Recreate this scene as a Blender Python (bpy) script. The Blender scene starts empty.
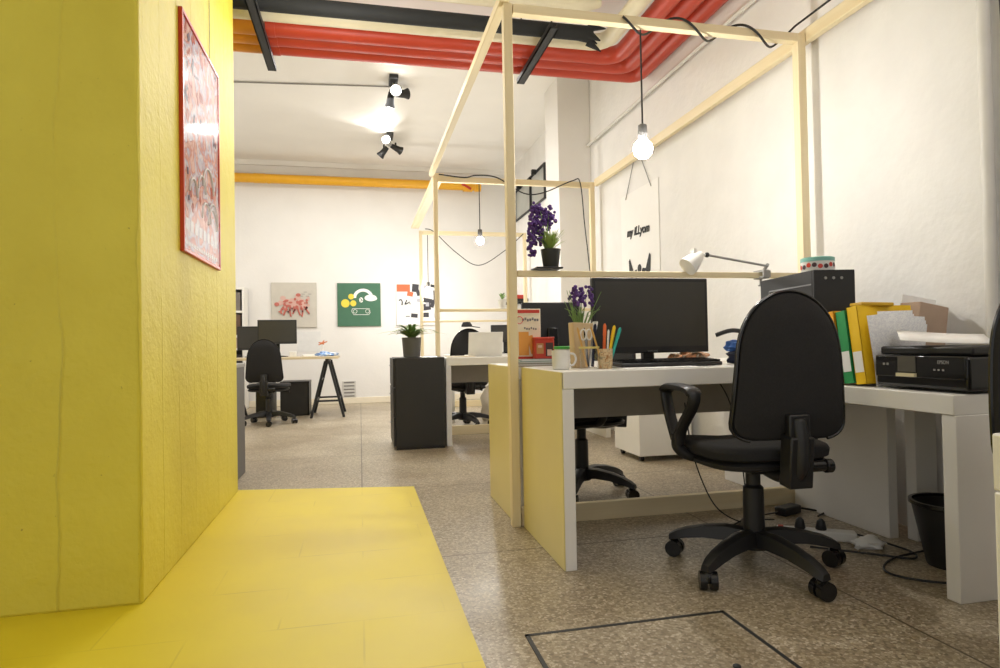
import bpy, bmesh, math, random
from math import sin, cos, pi, radians, sqrt
from mathutils import Vector, Matrix, Euler

random.seed(11)
scene = bpy.context.scene
COL = scene.collection

# ------------------------------------------------------------------ materials
def lin(c):
    return tuple(((v/255)/12.92 if v/255 <= .04045 else (((v/255)+.055)/1.055)**2.4) for v in c)+(1,)

def M(name, rgb, rough=.5, metal=0, var=.04, vscale=12, bump=0, bscale=60, coat=0, emit=None, estr=0, spec=.5, trans=0, alpha=1):
    m = bpy.data.materials.new(name); m.use_nodes = True
    nt = m.node_tree; b = nt.nodes['Principled BSDF']
    c = lin(rgb)
    b.inputs['Roughness'].default_value = rough; b.inputs['Metallic'].default_value = metal
    b.inputs['Specular IOR Level'].default_value = spec
    b.inputs['Coat Weight'].default_value = coat
    b.inputs['Transmission Weight'].default_value = trans
    b.inputs['Alpha'].default_value = alpha
    tc = nt.nodes.new('ShaderNodeTexCoord'); n = nt.nodes.new('ShaderNodeTexNoise')
    n.inputs['Scale'].default_value = vscale; n.inputs['Detail'].default_value = 4
    nt.links.new(tc.outputs['Object'], n.inputs['Vector'])
    r = nt.nodes.new('ShaderNodeValToRGB')
    r.color_ramp.elements[0].position = .3; r.color_ramp.elements[1].position = .7
    r.color_ramp.elements[0].color = tuple(v*(1-var) for v in c[:3])+(1,)
    r.color_ramp.elements[1].color = tuple(min(1, v*(1+var)) for v in c[:3])+(1,)
    nt.links.new(n.outputs['Fac'], r.inputs['Fac']); nt.links.new(r.outputs['Color'], b.inputs['Base Color'])
    if bump:
        n2 = nt.nodes.new('ShaderNodeTexNoise'); n2.inputs['Scale'].default_value = bscale; n2.inputs['Detail'].default_value = 5
        nt.links.new(tc.outputs['Object'], n2.inputs['Vector'])
        bp = nt.nodes.new('ShaderNodeBump'); bp.inputs['Strength'].default_value = bump; bp.inputs['Distance'].default_value = .01
        nt.links.new(n2.outputs['Fac'], bp.inputs['Height']); nt.links.new(bp.outputs['Normal'], b.inputs['Normal'])
    if emit:
        b.inputs['Emission Color'].default_value = lin(emit); b.inputs['Emission Strength'].default_value = estr
    return m

def N(nt, t, **kw):
    n = nt.nodes.new(t)
    for k, v in kw.items():
        n.inputs[k].default_value = v
    return n

def math_node(nt, op, a, b=None):
    n = nt.nodes.new('ShaderNodeMath'); n.operation = op
    for i, v in enumerate((a, b)):
        if v is None: continue
        if isinstance(v, (int, float)): n.inputs[i].default_value = v
        else: nt.links.new(v, n.inputs[i])
    return n.outputs[0]

def ramp(nt, fac, stops):
    r = nt.nodes.new('ShaderNodeValToRGB'); e = r.color_ramp.elements
    while len(e) < len(stops): e.new(.5)
    for i, (p, c) in enumerate(stops):
        e[i].position = p; e[i].color = lin(c)
    nt.links.new(fac, r.inputs['Fac'])
    return r.outputs['Color']

def mixc(nt, fac, a, b, mode='MIX'):
    m = nt.nodes.new('ShaderNodeMix'); m.data_type = 'RGBA'; m.blend_type = mode
    for i, v in ((0, fac), (6, a), (7, b)):
        if isinstance(v, (int, float)): m.inputs[i].default_value = v
        elif isinstance(v, tuple): m.inputs[i].default_value = v
        else: nt.links.new(v, m.inputs[i])
    return m.outputs[2]

def mat_terrazzo(name, dark=1.0):
    m = bpy.data.materials.new(name); m.use_nodes = True; nt = m.node_tree; b = nt.nodes['Principled BSDF']
    tc = nt.nodes.new('ShaderNodeTexCoord'); o = tc.outputs['Object']
    v = N(nt, 'ShaderNodeTexVoronoi', Scale=112.0); nt.links.new(o, v.inputs['Vector'])
    sep = nt.nodes.new('ShaderNodeSeparateColor'); nt.links.new(v.outputs['Color'], sep.inputs[0])
    k = dark
    def d(c): return tuple(x*k for x in c)
    chips = ramp(nt, sep.outputs[0], [(0, d((138, 126, 106))), (.35, d((170, 158, 136))), (.6, d((188, 176, 154))), (.85, d((206, 196, 176))), (1, d((224, 217, 203)))])
    edge = N(nt, 'ShaderNodeTexVoronoi', Scale=112.0); edge.feature = 'DISTANCE_TO_EDGE'; nt.links.new(o, edge.inputs['Vector'])
    ef = nt.nodes.new('ShaderNodeMapRange'); ef.inputs['From Max'].default_value = .1; nt.links.new(edge.outputs['Distance'], ef.inputs['Value'])
    base = mixc(nt, ef.outputs[0], lin(d((160, 148, 126))), chips)
    big = N(nt, 'ShaderNodeTexNoise', Scale=1.3, Detail=5.0); nt.links.new(o, big.inputs['Vector'])
    bc = ramp(nt, big.outputs['Fac'], [(.3, (208, 198, 184)), (.72, (255, 253, 248))])
    c = mixc(nt, .8, base, bc, 'MULTIPLY')
    # cast joints of the floor
    br = nt.nodes.new('ShaderNodeTexBrick'); br.offset = 0
    br.inputs['Scale'].default_value = 1; br.inputs['Brick Width'].default_value = 1.55; br.inputs['Row Height'].default_value = 1.25
    br.inputs['Mortar Size'].default_value = .004
    nt.links.new(o, br.inputs['Vector'])
    c = mixc(nt, br.outputs['Fac'], c, lin((96, 84, 66)))
    nt.links.new(c, b.inputs['Base Color'])
    rn = N(nt, 'ShaderNodeTexNoise', Scale=3.0, Detail=6.0); nt.links.new(o, rn.inputs['Vector'])
    rr = nt.nodes.new('ShaderNodeMapRange'); rr.inputs['To Min'].default_value = .22; rr.inputs['To Max'].default_value = .5
    nt.links.new(rn.outputs['Fac'], rr.inputs['Value']); nt.links.new(rr.outputs[0], b.inputs['Roughness'])
    return m

def mat_yellow_concrete():
    m = bpy.data.materials.new('yellow_board_marked_concrete'); m.use_nodes = True; nt = m.node_tree; b = nt.nodes['Principled BSDF']
    tc = nt.nodes.new('ShaderNodeTexCoord'); o = tc.outputs['Object']
    s = nt.nodes.new('ShaderNodeSeparateXYZ'); nt.links.new(o, s.inputs[0])
    nz = N(nt, 'ShaderNodeTexNoise', Scale=14.0, Detail=5.0); nt.links.new(o, nz.inputs['Vector'])
    lumw = N(nt, 'ShaderNodeTexNoise', Scale=1.7, Detail=6.0); nt.links.new(o, lumw.inputs['Vector'])
    u = math_node(nt, 'ADD', s.outputs[0], s.outputs[1])
    u = math_node(nt, 'ADD', u, math_node(nt, 'MULTIPLY', lumw.outputs['Fac'], .10))
    f = math_node(nt, 'FRACT', math_node(nt, 'MULTIPLY', u, 4.3))
    dd = math_node(nt, 'ABSOLUTE', math_node(nt, 'SUBTRACT', f, .5))
    seam = nt.nodes.new('ShaderNodeMapRange'); seam.inputs['From Min'].default_value = .475; seam.inputs['From Max'].default_value = .5
    nt.links.new(dd, seam.inputs['Value'])
    mk = N(nt, 'ShaderNodeTexNoise', Scale=1.1, Detail=2.0); nt.links.new(o, mk.inputs['Vector'])
    mr = nt.nodes.new('ShaderNodeMapRange'); mr.inputs['From Min'].default_value = .42; mr.inputs['From Max'].default_value = .6
    nt.links.new(mk.outputs['Fac'], mr.inputs['Value'])
    seam_o = math_node(nt, 'MULTIPLY', seam.outputs[0], mr.outputs[0])
    lum = N(nt, 'ShaderNodeTexNoise', Scale=2.2, Detail=6.0); nt.links.new(o, lum.inputs['Vector'])
    col = ramp(nt, lum.outputs['Fac'], [(.3, (214, 198, 62)), (.7, (226, 212, 76))])
    col = mixc(nt, math_node(nt, 'MULTIPLY', seam_o, .14), col, lin((190, 164, 48)))
    pit = N(nt, 'ShaderNodeTexNoise', Scale=45.0, Detail=3.0); nt.links.new(o, pit.inputs['Vector'])
    pf = nt.nodes.new('ShaderNodeMapRange'); pf.inputs['From Min'].default_value = .74; pf.inputs['From Max'].default_value = .78
    nt.links.new(pit.outputs['Fac'], pf.inputs['Value'])
    col = mixc(nt, math_node(nt, 'MULTIPLY', pf.outputs[0], .6), col, lin((120, 100, 40)))
    nt.links.new(col, b.inputs['Base Color']); b.inputs['Roughness'].default_value = .55
    h = math_node(nt, 'ADD', math_node(nt, 'MULTIPLY', seam_o, .6), math_node(nt, 'MULTIPLY', nz.outputs['Fac'], .7))
    h = math_node(nt, 'ADD', h, math_node(nt, 'MULTIPLY', pit.outputs['Fac'], .35))
    bp = nt.nodes.new('ShaderNodeBump'); bp.inputs['Strength'].default_value = .55; bp.inputs['Distance'].default_value = .012
    nt.links.new(h, bp.inputs['Height']); nt.links.new(bp.outputs['Normal'], b.inputs['Normal'])
    return m

def mat_yellow_floor():
    m = bpy.data.materials.new('yellow_painted_tiles'); m.use_nodes = True; nt = m.node_tree; b = nt.nodes['Principled BSDF']
    tc = nt.nodes.new('ShaderNodeTexCoord'); o = tc.outputs['Object']
    br = nt.nodes.new('ShaderNodeTexBrick'); br.offset = .5
    br.inputs['Scale'].default_value = 1; br.inputs['Brick Width'].default_value = .5; br.inputs['Row Height'].default_value = .33
    br.inputs['Mortar Size'].default_value = .003
    nt.links.new(o, br.inputs['Vector'])
    n = N(nt, 'ShaderNodeTexNoise', Scale=2.0, Detail=6.0); nt.links.new(o, n.inputs['Vector'])
    c = ramp(nt, n.outputs['Fac'], [(.3, (218, 196, 34)), (.7, (228, 208, 46))])
    brk = N(nt, 'ShaderNodeTexNoise', Scale=3.5, Detail=2.0); nt.links.new(o, brk.inputs['Vector'])
    bm_ = nt.nodes.new('ShaderNodeMapRange'); bm_.inputs['From Min'].default_value = .45; bm_.inputs['From Max'].default_value = .65
    nt.links.new(brk.outputs['Fac'], bm_.inputs['Value'])
    ln = math_node(nt, 'MULTIPLY', math_node(nt, 'MULTIPLY', br.outputs['Fac'], bm_.outputs[0]), .28)
    c = mixc(nt, ln, c, lin((150, 126, 36)))
    nt.links.new(c, b.inputs['Base Color'])
    rr = nt.nodes.new('ShaderNodeMapRange'); rr.inputs['To Min'].default_value = .36; rr.inputs['To Max'].default_value = .6
    nt.links.new(n.outputs['Fac'], rr.inputs['Value']); nt.links.new(rr.outputs[0], b.inputs['Roughness'])
    bp = nt.nodes.new('ShaderNodeBump'); bp.inputs['Strength'].default_value = .15; bp.inputs['Distance'].default_value = .004; bp.invert = True
    nt.links.new(br.outputs['Fac'], bp.inputs['Height']); nt.links.new(bp.outputs['Normal'], b.inputs['Normal'])
    return m

def mat_wood(name, a, b_, axis=2, rough=.55):
    m = bpy.data.materials.new(name); m.use_nodes = True; nt = m.node_tree; b = nt.nodes['Principled BSDF']
    tc = nt.nodes.new('ShaderNodeTexCoord'); mp = nt.nodes.new('ShaderNodeMapping')
    sc = [26, 26, 26]; sc[axis] = 1.2
    mp.inputs['Scale'].default_value = sc
    nt.links.new(tc.outputs['Object'], mp.inputs['Vector'])
    n = N(nt, 'ShaderNodeTexNoise', Scale=1.0, Detail=6.0, Distortion=.6); nt.links.new(mp.outputs[0], n.inputs['Vector'])
    c = ramp(nt, n.outputs['Fac'], [(.25, b_), (.75, a)])
    k = N(nt, 'ShaderNodeTexVoronoi', Scale=2.3); nt.links.new(tc.outputs['Object'], k.inputs['Vector'])
    kf = nt.nodes.new('ShaderNodeMapRange'); kf.inputs['From Min'].default_value = .03; kf.inputs['From Max'].default_value = .06
    kf.inputs['To Min'].default_value = .7; kf.inputs['To Max'].default_value = 0
    nt.links.new(k.outputs['Distance'], kf.inputs['Value'])
    c = mixc(nt, kf.outputs[0], c, lin((140, 96, 52)))
    nt.links.new(c, b.inputs['Base Color']); b.inputs['Roughness'].default_value = rough
    return m

def mat_blotch(name, cols, scale=9, rough=.3, kind='voronoi'):
    m = bpy.data.materials.new(name); m.use_nodes = True; nt = m.node_tree; b = nt.nodes['Principled BSDF']
    tc = nt.nodes.new('ShaderNodeTexCoord')
    n = N(nt, 'ShaderNodeTexNoise', Scale=scale, Detail=5.0, Distortion=1.2); nt.links.new(tc.outputs['Object'], n.inputs['Vector'])
    st = [(.3+.4*i/(len(cols)-1), c) for i, c in enumerate(cols)]
    c = ramp(nt, n.outputs['Fac'], st)
    nt.links.new(c, b.inputs['Base Color']); b.inputs['Roughness'].default_value = rough; b.inputs['Specular IOR Level'].default_value = .08
    return m

def mat_emit(name, rgb, s):
    m = bpy.data.materials.new(name); m.use_nodes = True; nt = m.node_tree
    nt.nodes.remove(nt.nodes['Principled BSDF'])
    e = nt.nodes.new('ShaderNodeEmission'); e.inputs[0].default_value = lin(rgb); e.inputs[1].default_value = s
    nt.links.new(e.outputs[0], nt.nodes['Material Output'].inputs[0])
    return m

def mat_glass(name, tint=(255, 255, 255), rough=.06, gl=.8):
    m = bpy.data.materials.new(name); m.use_nodes = True; nt = m.node_tree
    nt.nodes.remove(nt.nodes['Principled BSDF'])
    t = nt.nodes.new('ShaderNodeBsdfTransparent'); t.inputs[0].default_value = lin(tint)
    g = nt.nodes.new('ShaderNodeBsdfGlossy'); g.inputs['Roughness'].default_value = rough
    lw = nt.nodes.new('ShaderNodeLayerWeight'); lw.inputs[0].default_value = .5
    fac = math_node(nt, 'ADD', math_node(nt, 'MULTIPLY', math_node(nt, 'POWER', lw.outputs['Facing'], 5.0), gl), .03)
    mx = nt.nodes.new('ShaderNodeMixShader')
    nt.links.new(fac, mx.inputs[0]); nt.links.new(t.outputs[0], mx.inputs[1]); nt.links.new(g.outputs[0], mx.inputs[2])
    nt.links.new(mx.outputs[0], nt.nodes['Material Output'].inputs[0])
    return m

wall_m = M('white_wall_paint', (229, 226, 221), .7, var=.02, vscale=3, bump=.12, bscale=30)
plaster_m = M('rough_white_plaster', (231, 229, 225), .65, var=.03, vscale=5, bump=.35, bscale=22)
ceil_m = M('ceiling_paint', (238, 235, 229), .7, var=.02, vscale=2)
floor_m = mat_terrazzo('terrazzo_floor'); hatch_m = mat_terrazzo('terrazzo_hatch', .97)
ycon_m = mat_yellow_concrete(); yfl_m = mat_yellow_floor()
wood_m = mat_wood('pine_batten', (240, 226, 190), (229, 210, 166), 2)
woody_m = mat_wood('pine_batten_along_y', (240, 226, 190), (229, 210, 166), 1)
woodx_m = mat_wood('pine_batten_along_x', (240, 226, 190), (229, 210, 166), 0)
white_m = M('white_laminate', (236, 233, 226), .3, var=.01)
ybounce_m = M('laminate_yellow_bounce', (226, 211, 138), .3, var=.03, vscale=3)  # white laminate with bounce from the yellow wall put into its colour
grey_m = M('grey_laminate', (172, 166, 156), .5)
black_m = M('black_laminate', (40, 39, 37), .45)
fabric_m = M('black_fabric', (33, 32, 32), .9, var=.15, vscale=180, bump=.2, bscale=300)
plastic_m = M('black_plastic', (30, 30, 31), .42, bump=.08, bscale=200)
plasticg_m = M('glossy_black_plastic', (26, 26, 27), .22)
screen_m = M('dark_screen', (52, 50, 46), .3)
metal_m = M('grey_metal', (150, 150, 150), .35, 1)
darkmetal_m = M('dark_steel', (44, 45, 46), .5, .3)
cream_m = M('cream_pipe_paint', (232, 222, 194), .4)
red_m = M('red_pipe_paint', (192, 68, 46), .4, var=.05, vscale=4)
orange_m = M('orange_pipe_paint', (214, 140, 44), .4, var=.05, vscale=4)
gasy_m = M('amber_pipe_paint', (228, 168, 34), .4)
insul_m = M('black_foam_insulation', (36, 37, 38), .8, bump=.3, bscale=40)
cable_m = M('black_cable', (28, 28, 28), .5)
cablew_m = M('white_cable', (215, 212, 205), .5)
dgrey_m = M('dark_grey_paint', (84, 82, 80), .5)
lgrey_m = M('light_grey_paint', (150, 148, 145), .5)
frame_red_m = M('red_frame', (196, 62, 40), .35)
paper_m = M('white_paper', (240, 239, 236), .8, var=.01)
kraft_m = M('brown_cardboard', (176, 152, 132), .8, var=.05)
bulb_m = mat_emit('glowing_bulb', (255, 253, 249), 330)
bulbfar_m = mat_emit('glowing_far_bulb', (255, 253, 249), 520)
spotlit_m = mat_emit('lit_spot_lens', (255, 250, 240), 35)
glass_m = mat_glass('clear_glass'); picglass_m = mat_glass('satin_picture_glass', (255, 255, 255), .10, .14)
win_m = M('frosted_window_pane', (176, 178, 172), .35, var=.12, vscale=3)

def C_(name, rgb, rough=.5, **k): return M(name, rgb, rough, **k)
yellow_m = C_('yellow_card', (240, 196, 24)); amber_m = C_('amber_card', (238, 168, 28)); green_m = C_('green_card', (44, 150, 84))
teal_m = C_('teal_plastic', (44, 168, 156)); orangep_m = C_('orange_plastic', (232, 108, 52)); redp_m = C_('red_print', (196, 58, 40), .4)
navy_m = C_('navy_cloth', (30, 36, 58), .85, bump=.4, bscale=60); blue_m = C_('blue_cloth', (66, 108, 176), .8)
leaf_m = C_('green_leaf', (112, 142, 78), .5, var=.25, vscale=30); leafl_m = C_('pale_green_leaf', (150, 172, 92), .5, var=.2, vscale=30)
purple_m = C_('purple_petals', (84, 48, 122), .6, var=.3, vscale=50)
potgrey_m = C_('grey_pot', (96, 95, 92), .5); potblack_m = C_('black_pot', (44, 45, 44), .6); potwhite_m = C_('white_pot', (226, 224, 218), .4)
soil_m = C_('soil', (58, 46, 36), .9)
penwood_m = C_('pencil_wood', (206, 160, 84), .5); cream2_m = C_('cream_card', (232, 222, 200), .6)

# ------------------------------------------------------------------ mesh builder
class MB:
    def __init__(s): s.bm = bmesh.new(); s.mi = 0
    def _f(s, vs):
        try:
            f = s.bm.faces.new(vs); f.material_index = s.mi; return f
        except ValueError: return None
    def box(s, c, d, rot=None):
        c = Vector(c); R = Euler(rot).to_matrix() if rot else Matrix.Identity(3)
        v = [s.bm.verts.new(c + R @ Vector((x*d[0]/2, y*d[1]/2, z*d[2]/2))) for x in (-1, 1) for y in (-1, 1) for z in (-1, 1)]
        for q in ((0, 1, 3, 2), (4, 6, 7, 5), (0, 4, 5, 1), (2, 3, 7, 6), (0, 2, 6, 4), (1, 5, 7, 3)): s._f([v[i] for i in q])
        return s
    def span(s, a, b):
        return s.box([(a[i]+b[i])/2 for i in range(3)], [abs(b[i]-a[i]) for i in range(3)])
    def ring(s, c, ax, r, n, up=None):
        ax = Vector(ax).normalized()
        if up is None or abs(Vector(up).normalized().dot(ax)) > .98: up = Vector((0, 0, 1)) if abs(ax.z) < .9 else Vector((1, 0, 0))
        x = Vector(up).cross(ax).normalized(); y = ax.cross(x)
        return [s.bm.verts.new(Vector(c) + (x*cos(2*pi*i/n) + y*sin(2*pi*i/n))*r) for i in range(n)], y
    def skin(s, a, b):
        n = len(a)
        for i in range(n): s._f([a[i], a[(i+1) % n], b[(i+1) % n], b[i]])
    def tube(s, pts, r, n=10, caps=True):
        pts = [Vector(p) for p in pts]; rs = r if isinstance(r, (list, tuple)) else [r]*len(pts)
        prev = first = None; up = None
        for i, p in enumerate(pts):
            t = (pts[min(i+1, len(pts)-1)] - pts[max(i-1, 0)])
            if t.length < 1e-9: continue
            t.normalize()
            if up is None:
                up = Vector((0, 0, 1)) if abs(t.z) < .9 else Vector((1, 0, 0))
            x = up.cross(t)
            if x.length < 1e-4: x = Vector((1, 0, 0)).cross(t)
            x.normalize(); y = t.cross(x); up = y
            rg = [s.bm.verts.new(p + (x*cos(2*pi*k/n) + y*sin(2*pi*k/n))*rs[i]) for k in range(n)]
            if prev: s.skin(prev, rg)
            else: first = rg
            prev = rg
        if caps: s._f(first[::-1]); s._f(prev)
        return s
    def cyl(s, a, b, r, r2=None, n=20): return s.tube([a, b], [r, r if r2 is None else r2], n)
    def lathe(s, prof, o=(0, 0, 0), n=24, cap=True):
        o = Vector(o); prev = first = None
        for (r, z) in prof:
            rg = [s.bm.verts.new(o + Vector((r*cos(2*pi*k/n), r*sin(2*pi*k/n), z))) for k in range(n)]
            if prev: s.skin(prev, rg)
            else: first = rg
            prev = rg
        if cap: s._f(first[::-1]); s._f(prev)
        return s
    def prism(s, pts, ext):
        ext = Vector(ext); a = [s.bm.verts.new(Vector(p)) for p in pts]; b = [s.bm.verts.new(Vector(p)+ext) for p in pts]
        s._f(a[::-1]); s._f(b); s.skin(a, b); return s
    def quad(s, pts): s._f([s.bm.verts.new(Vector(p)) for p in pts]); return s
    def ball(s, c, r, n=14, sq=(1, 1, 1)):
        prof = [(max(1e-4, r*sin(pi*i/(n//2))), -r*cos(pi*i/(n//2))) for i in range(n//2+1)]
        c = Vector(c); prev = first = None
        for (q, z) in prof:
            rg = [s.bm.verts.new(c + Vector((q*cos(2*pi*k/n)*sq[0], q*sin(2*pi*k/n)*sq[1], z*sq[2]))) for k in range(n)]
            if prev: s.skin(prev, rg)
            else: first = rg
            prev = rg
        s._f(first[::-1]); s._f(prev); return s
    def build(s, name, mat, parent=None, bevel=0, smooth=True, seg=2, label=None):
        bmesh.ops.recalc_face_normals(s.bm, faces=s.bm.faces)
        me = bpy.data.meshes.new(name); s.bm.to_mesh(me); s.bm.free()
        for x in (mat if isinstance(mat, (list, tuple)) else [mat]): me.materials.append(x)
        if smooth:
            for p in me.polygons: p.use_smooth = True
            me.set_sharp_from_angle(angle=radians(38))
        o = bpy.data.objects.new(name, me); COL.objects.link(o)
        if parent: o.parent = parent
        if bevel:
            b = o.modifiers.new('bevel', 'BEVEL'); b.width = bevel; b.segments = seg; b.limit_method = 'ANGLE'; b.angle_limit = radians(40)
        if label: o['label'] = label
        return o

def tag(o, label, cat, group=None, kind=None):
    o['label'] = label; o['category'] = cat
    if group: o['group'] = group
    if kind: o['kind'] = kind
    return o
def thing(name, label, cat, loc=(0, 0, 0), rz=0, group=None):
    o = bpy.data.objects.new(name, None); o.empty_display_size = .1; COL.objects.link(o)
    o.location = loc; o.rotation_euler = (0, 0, radians(rz))
    return tag(o, label, cat, group)
def struct(name, mb, mat, bevel=0):
    o = mb.build(name, mat, None, bevel); o['kind'] = 'structure'; return o
def kids(o): return [c for c in bpy.data.objects if c.parent == o]
def copy_tree(o, parent=None, top=True):
    c = o.copy(); COL.objects.link(c)
    if not top: c.parent = parent
    for ch in kids(o): copy_tree(ch, c, False)
    return c
def place(o, loc, rz, label, group=None, scale=1):
    o.location = loc; o.rotation_euler = (0, 0, radians(rz)); o['label'] = label; o.scale = (scale,)*3
    if group: o['group'] = group
    return o
def smoothpath(pts, k=8):
    pts = [Vector(p) for p in pts]; out = []
    for i in range(len(pts)-1):
        p0 = pts[max(i-1, 0)]; p1 = pts[i]; p2 = pts[i+1]; p3 = pts[min(i+2, len(pts)-1)]
        for j in range(k):
            t = j/k
            out.append(.5*((2*p1) + (p2-p0)*t + (2*p0-5*p1+4*p2-p3)*t*t + (3*p1-p0-3*p2+p3)*t**3))
    out.append(pts[-1]); return out
def text(s, size, mat, parent, loc, rot, name='lettering', ext=.0008, align='CENTER', shear=0, bold=0):
    cu = bpy.data.curves.new('t', 'FONT'); cu.body = s; cu.size = size; cu.extrude = ext; cu.align_x = align; cu.align_y = 'CENTER'; cu.shear = shear; cu.offset = bold
    t = bpy.data.objects.new('t', cu); COL.objects.link(t)
    me = bpy.data.meshes.new_from_object(t.evaluated_get(bpy.context.evaluated_depsgraph_get()))
    bpy.data.objects.remove(t); bpy.data.curves.remove(cu)
    me.materials.clear(); me.materials.append(mat); me.name = name
    o = bpy.data.objects.new(name, me); COL.objects.link(o); o.parent = parent; o.location = loc; o.rotation_euler = rot
    return o

# ------------------------------------------------------------------ camera
Hc = .84
yaw, pit, rol = radians(12.605), radians(.955), radians(1.026)
f = Vector((sin(yaw)*cos(pit), cos(yaw)*cos(pit), sin(pit))); r0 = Vector((cos(yaw), -sin(yaw), 0)); u0 = r0.cross(f)
r = r0*cos(rol) - u0*sin(rol); u = u0*cos(rol) + r0*sin(rol)
cam = bpy.data.cameras.new('camera'); cam.sensor_width = 36; cam.lens = 626.8/1000*36; cam.clip_start = .02
co = bpy.data.objects.new('camera', cam); COL.objects.link(co)
co.matrix_world = Matrix(((r.x, u.x, -f.x, 0), (r.y, u.y, -f.y, 0), (r.z, u.z, -f.z, Hc), (0, 0, 0, 1)))
scene.camera = co

# ------------------------------------------------------------------ room
XW, YB, ZC = 2.36, 9.62, 3.58
struct('floor', MB().span((-4.2, -3, -.1), (XW+.15, YB+.1, 0)), floor_m)
yf = MB(); yf.prism([(-2.7, -2.0, 0), (.315, -2.0, 0), (.302, 3.775, 0), (-.72, 3.99, 0), (-2.7, 3.99, 0)], (0, 0, .004))
struct('floor.001', yf, yfl_m)
struct('ceiling', MB().span((-4.2, -3, ZC), (XW+.15, YB+.1, ZC+.1)), ceil_m)
wr = MB()   # right wall with a window opening near the ceiling
wy0, wy1, wz0, wz1 = 7.66, 9.27, 2.70, 3.16
wr.span((XW, -3, 0), (XW+.15, wy0, ZC)); wr.span((XW, wy0, 0), (XW+.15, wy1, wz0)); wr.span((XW, wy0, wz1), (XW+.15, wy1, ZC)); wr.span((XW, wy1, 0), (XW+.15, YB, ZC))
struct('wall_right', wr, plaster_m)
struct('wall_back', MB().span((-4.2, YB, 0), (XW+.15, YB+.1, ZC)), wall_m)
struct('wall_left', MB().span((-4.2, 3.95, 0), (-4.1, YB, ZC)), wall_m)
struct('wall_yellow', MB().span((-2.7, 2.295, 0), (-.712, 3.96, ZC)), ycon_m, .012)
struct('wall_pilaster', MB().span((2.01, 6.1, 0), (XW, 6.55, ZC)), wall_m, .006)
struct('baseboard_back', MB().span((-4.1, YB-.02, 0), (XW, YB, .09)), cream2_m, .004)
struct('baseboard_right', MB().span((XW-.015, 2.9, 0), (XW, 6.1, .12)), white_m, .003)
struct('trim_1', MB().span((-4.1, YB-.05, ZC-.07), (XW, YB, ZC)), ceil_m)
w = bpy.data.objects.new('window_1', None); COL.objects.link(w); w.location = (XW, 8.465, 2.93); w['kind'] = 'structure'
fr = MB()
for y in (-.795, .795): fr.box((-.02, y, 0), (.03, .03, .46))
for z in (-.22, .22): fr.box((-.02, 0, z), (.03, 1.6, .018))
fr.box((-.02, -.1, 0), (.03, .03, .46))
fr.build('window_frame', darkmetal_m, w)
MB().box((.0, 0, 0), (.01, 1.56, .42)).build('window_pane', win_m, w)
lt = MB(); 
for y in (-.45, .35): lt.box((-.07, y, .2), (.06, .05, .06)); lt.tube([(-.09, y, .2), (-.11, y-.05, .12)], .01)
lt.build('window_latch', darkmetal_m, w)

# floor hatch
h = thing('floor_hatch', 'rectangular inspection cover in the floor with thin dark metal edging and terrazzo infill', 'hatch', (0, 0, 0))
hx0, hx1, hy0, hy1 = .452, 1.088, .95, 1.765
e = MB()
for a, b in (((hx0, hy0), (hx0+.012, hy1)), ((hx1-.012, hy0), (hx1, hy1)), ((hx0, hy0), (hx1, hy0+.012)), ((hx0, hy1-.012), (hx1, hy1))):
    e.span((a[0], a[1], 0), (b[0], b[1], .003))
e.build('edging', darkmetal_m, h)
MB().span((hx0+.012, hy0+.012, 0), (hx1-.012, hy1-.012, .002)).build('infill', hatch_m, h)
MB().ball((.93, 1.45, .006), .011, 10, (1, 1, .5)).build('lifting_stud', darkmetal_m, h)

# ------------------------------------------------------------------ pipes under the ceiling
def bend_pipe(x0, X, Y, z, y_end, br=.16):
    pts = [(x0, Y, z)]
    for i in range(9):
        a = i/8*pi/2
        pts.append((X-br+br*sin(a), Y-br+br*cos(a), z))
    pts.append((X, y_end, z)); return pts
zp = 3.06
names = ('outermost of the three, nearest the right wall', 'middle of the three', 'innermost of the three')
for i, (X, Y) in enumerate(((2.285, 4.80), (2.135, 4.66), (1.985, 4.52))):
    t = thing('red_pipe', 'red ceiling pipe bending toward the viewer, '+names[i], 'pipe', (0, 0, 0), 0, 'red ceiling pipes')
    MB().tube(bend_pipe(-.6, X, Y, zp, -2.8, .09+.02*i), .064, 16).build('pipe_run', red_m, t)
    for xa, xb in ((1.13, 1.22), (-.6, -.54)): MB().cyl((xa, Y, zp), (xb, Y, zp), .069).build('coupling', red_m, t)
    tag(MB().tube([(-4.1, Y, zp), (-.61, Y, zp)], .063, 16).build('orange_pipe', orange_m), 'orange ceiling pipe at the left end, '+('farthest', 'middle', 'nearest')[i]+' of the three', 'pipe', 'orange ceiling pipes')
tag(MB().tube(bend_pipe(-4.1, 1.815, 4.345, 3.07, -2.8, .12), .058, 16).build('cream_pipe', cream_m), 'cream ceiling pipe running just inside the red pipes and bending with them', 'pipe')
tag(MB().tube([(-4.1, 3.98, 3.12), (1.45, 3.98, 3.12), (1.58, 3.98, 3.15), (1.6, 3.98, ZC)], .06, 16).build('cream_pipe', cream_m), 'straight cream pipe above and in front of the black insulated pipe', 'pipe')
for i, x in enumerate((1.47, 1.665)):
    tag(MB().tube([(x, 3.9, 3.2), (x, 1.5, 3.2)], .04, 14).build('cream_branch_pipe', cream_m), 'short cream branch pipe under the ceiling, '+('left', 'right')[i]+' of the two beside the torn black insulation', 'pipe', 'cream branch pipes')
t = thing('insulated_pipe', 'black foam-wrapped pipe with a torn ragged end under the ceiling', 'pipe')
MB().tube([(-4.1, 4.185, 3.045), (1.55, 4.185, 3.045), (1.64, 4.185, 3.04)], [.052, .052, .058], 14).build('wrapping', insul_m, t)
tn = MB()
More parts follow.
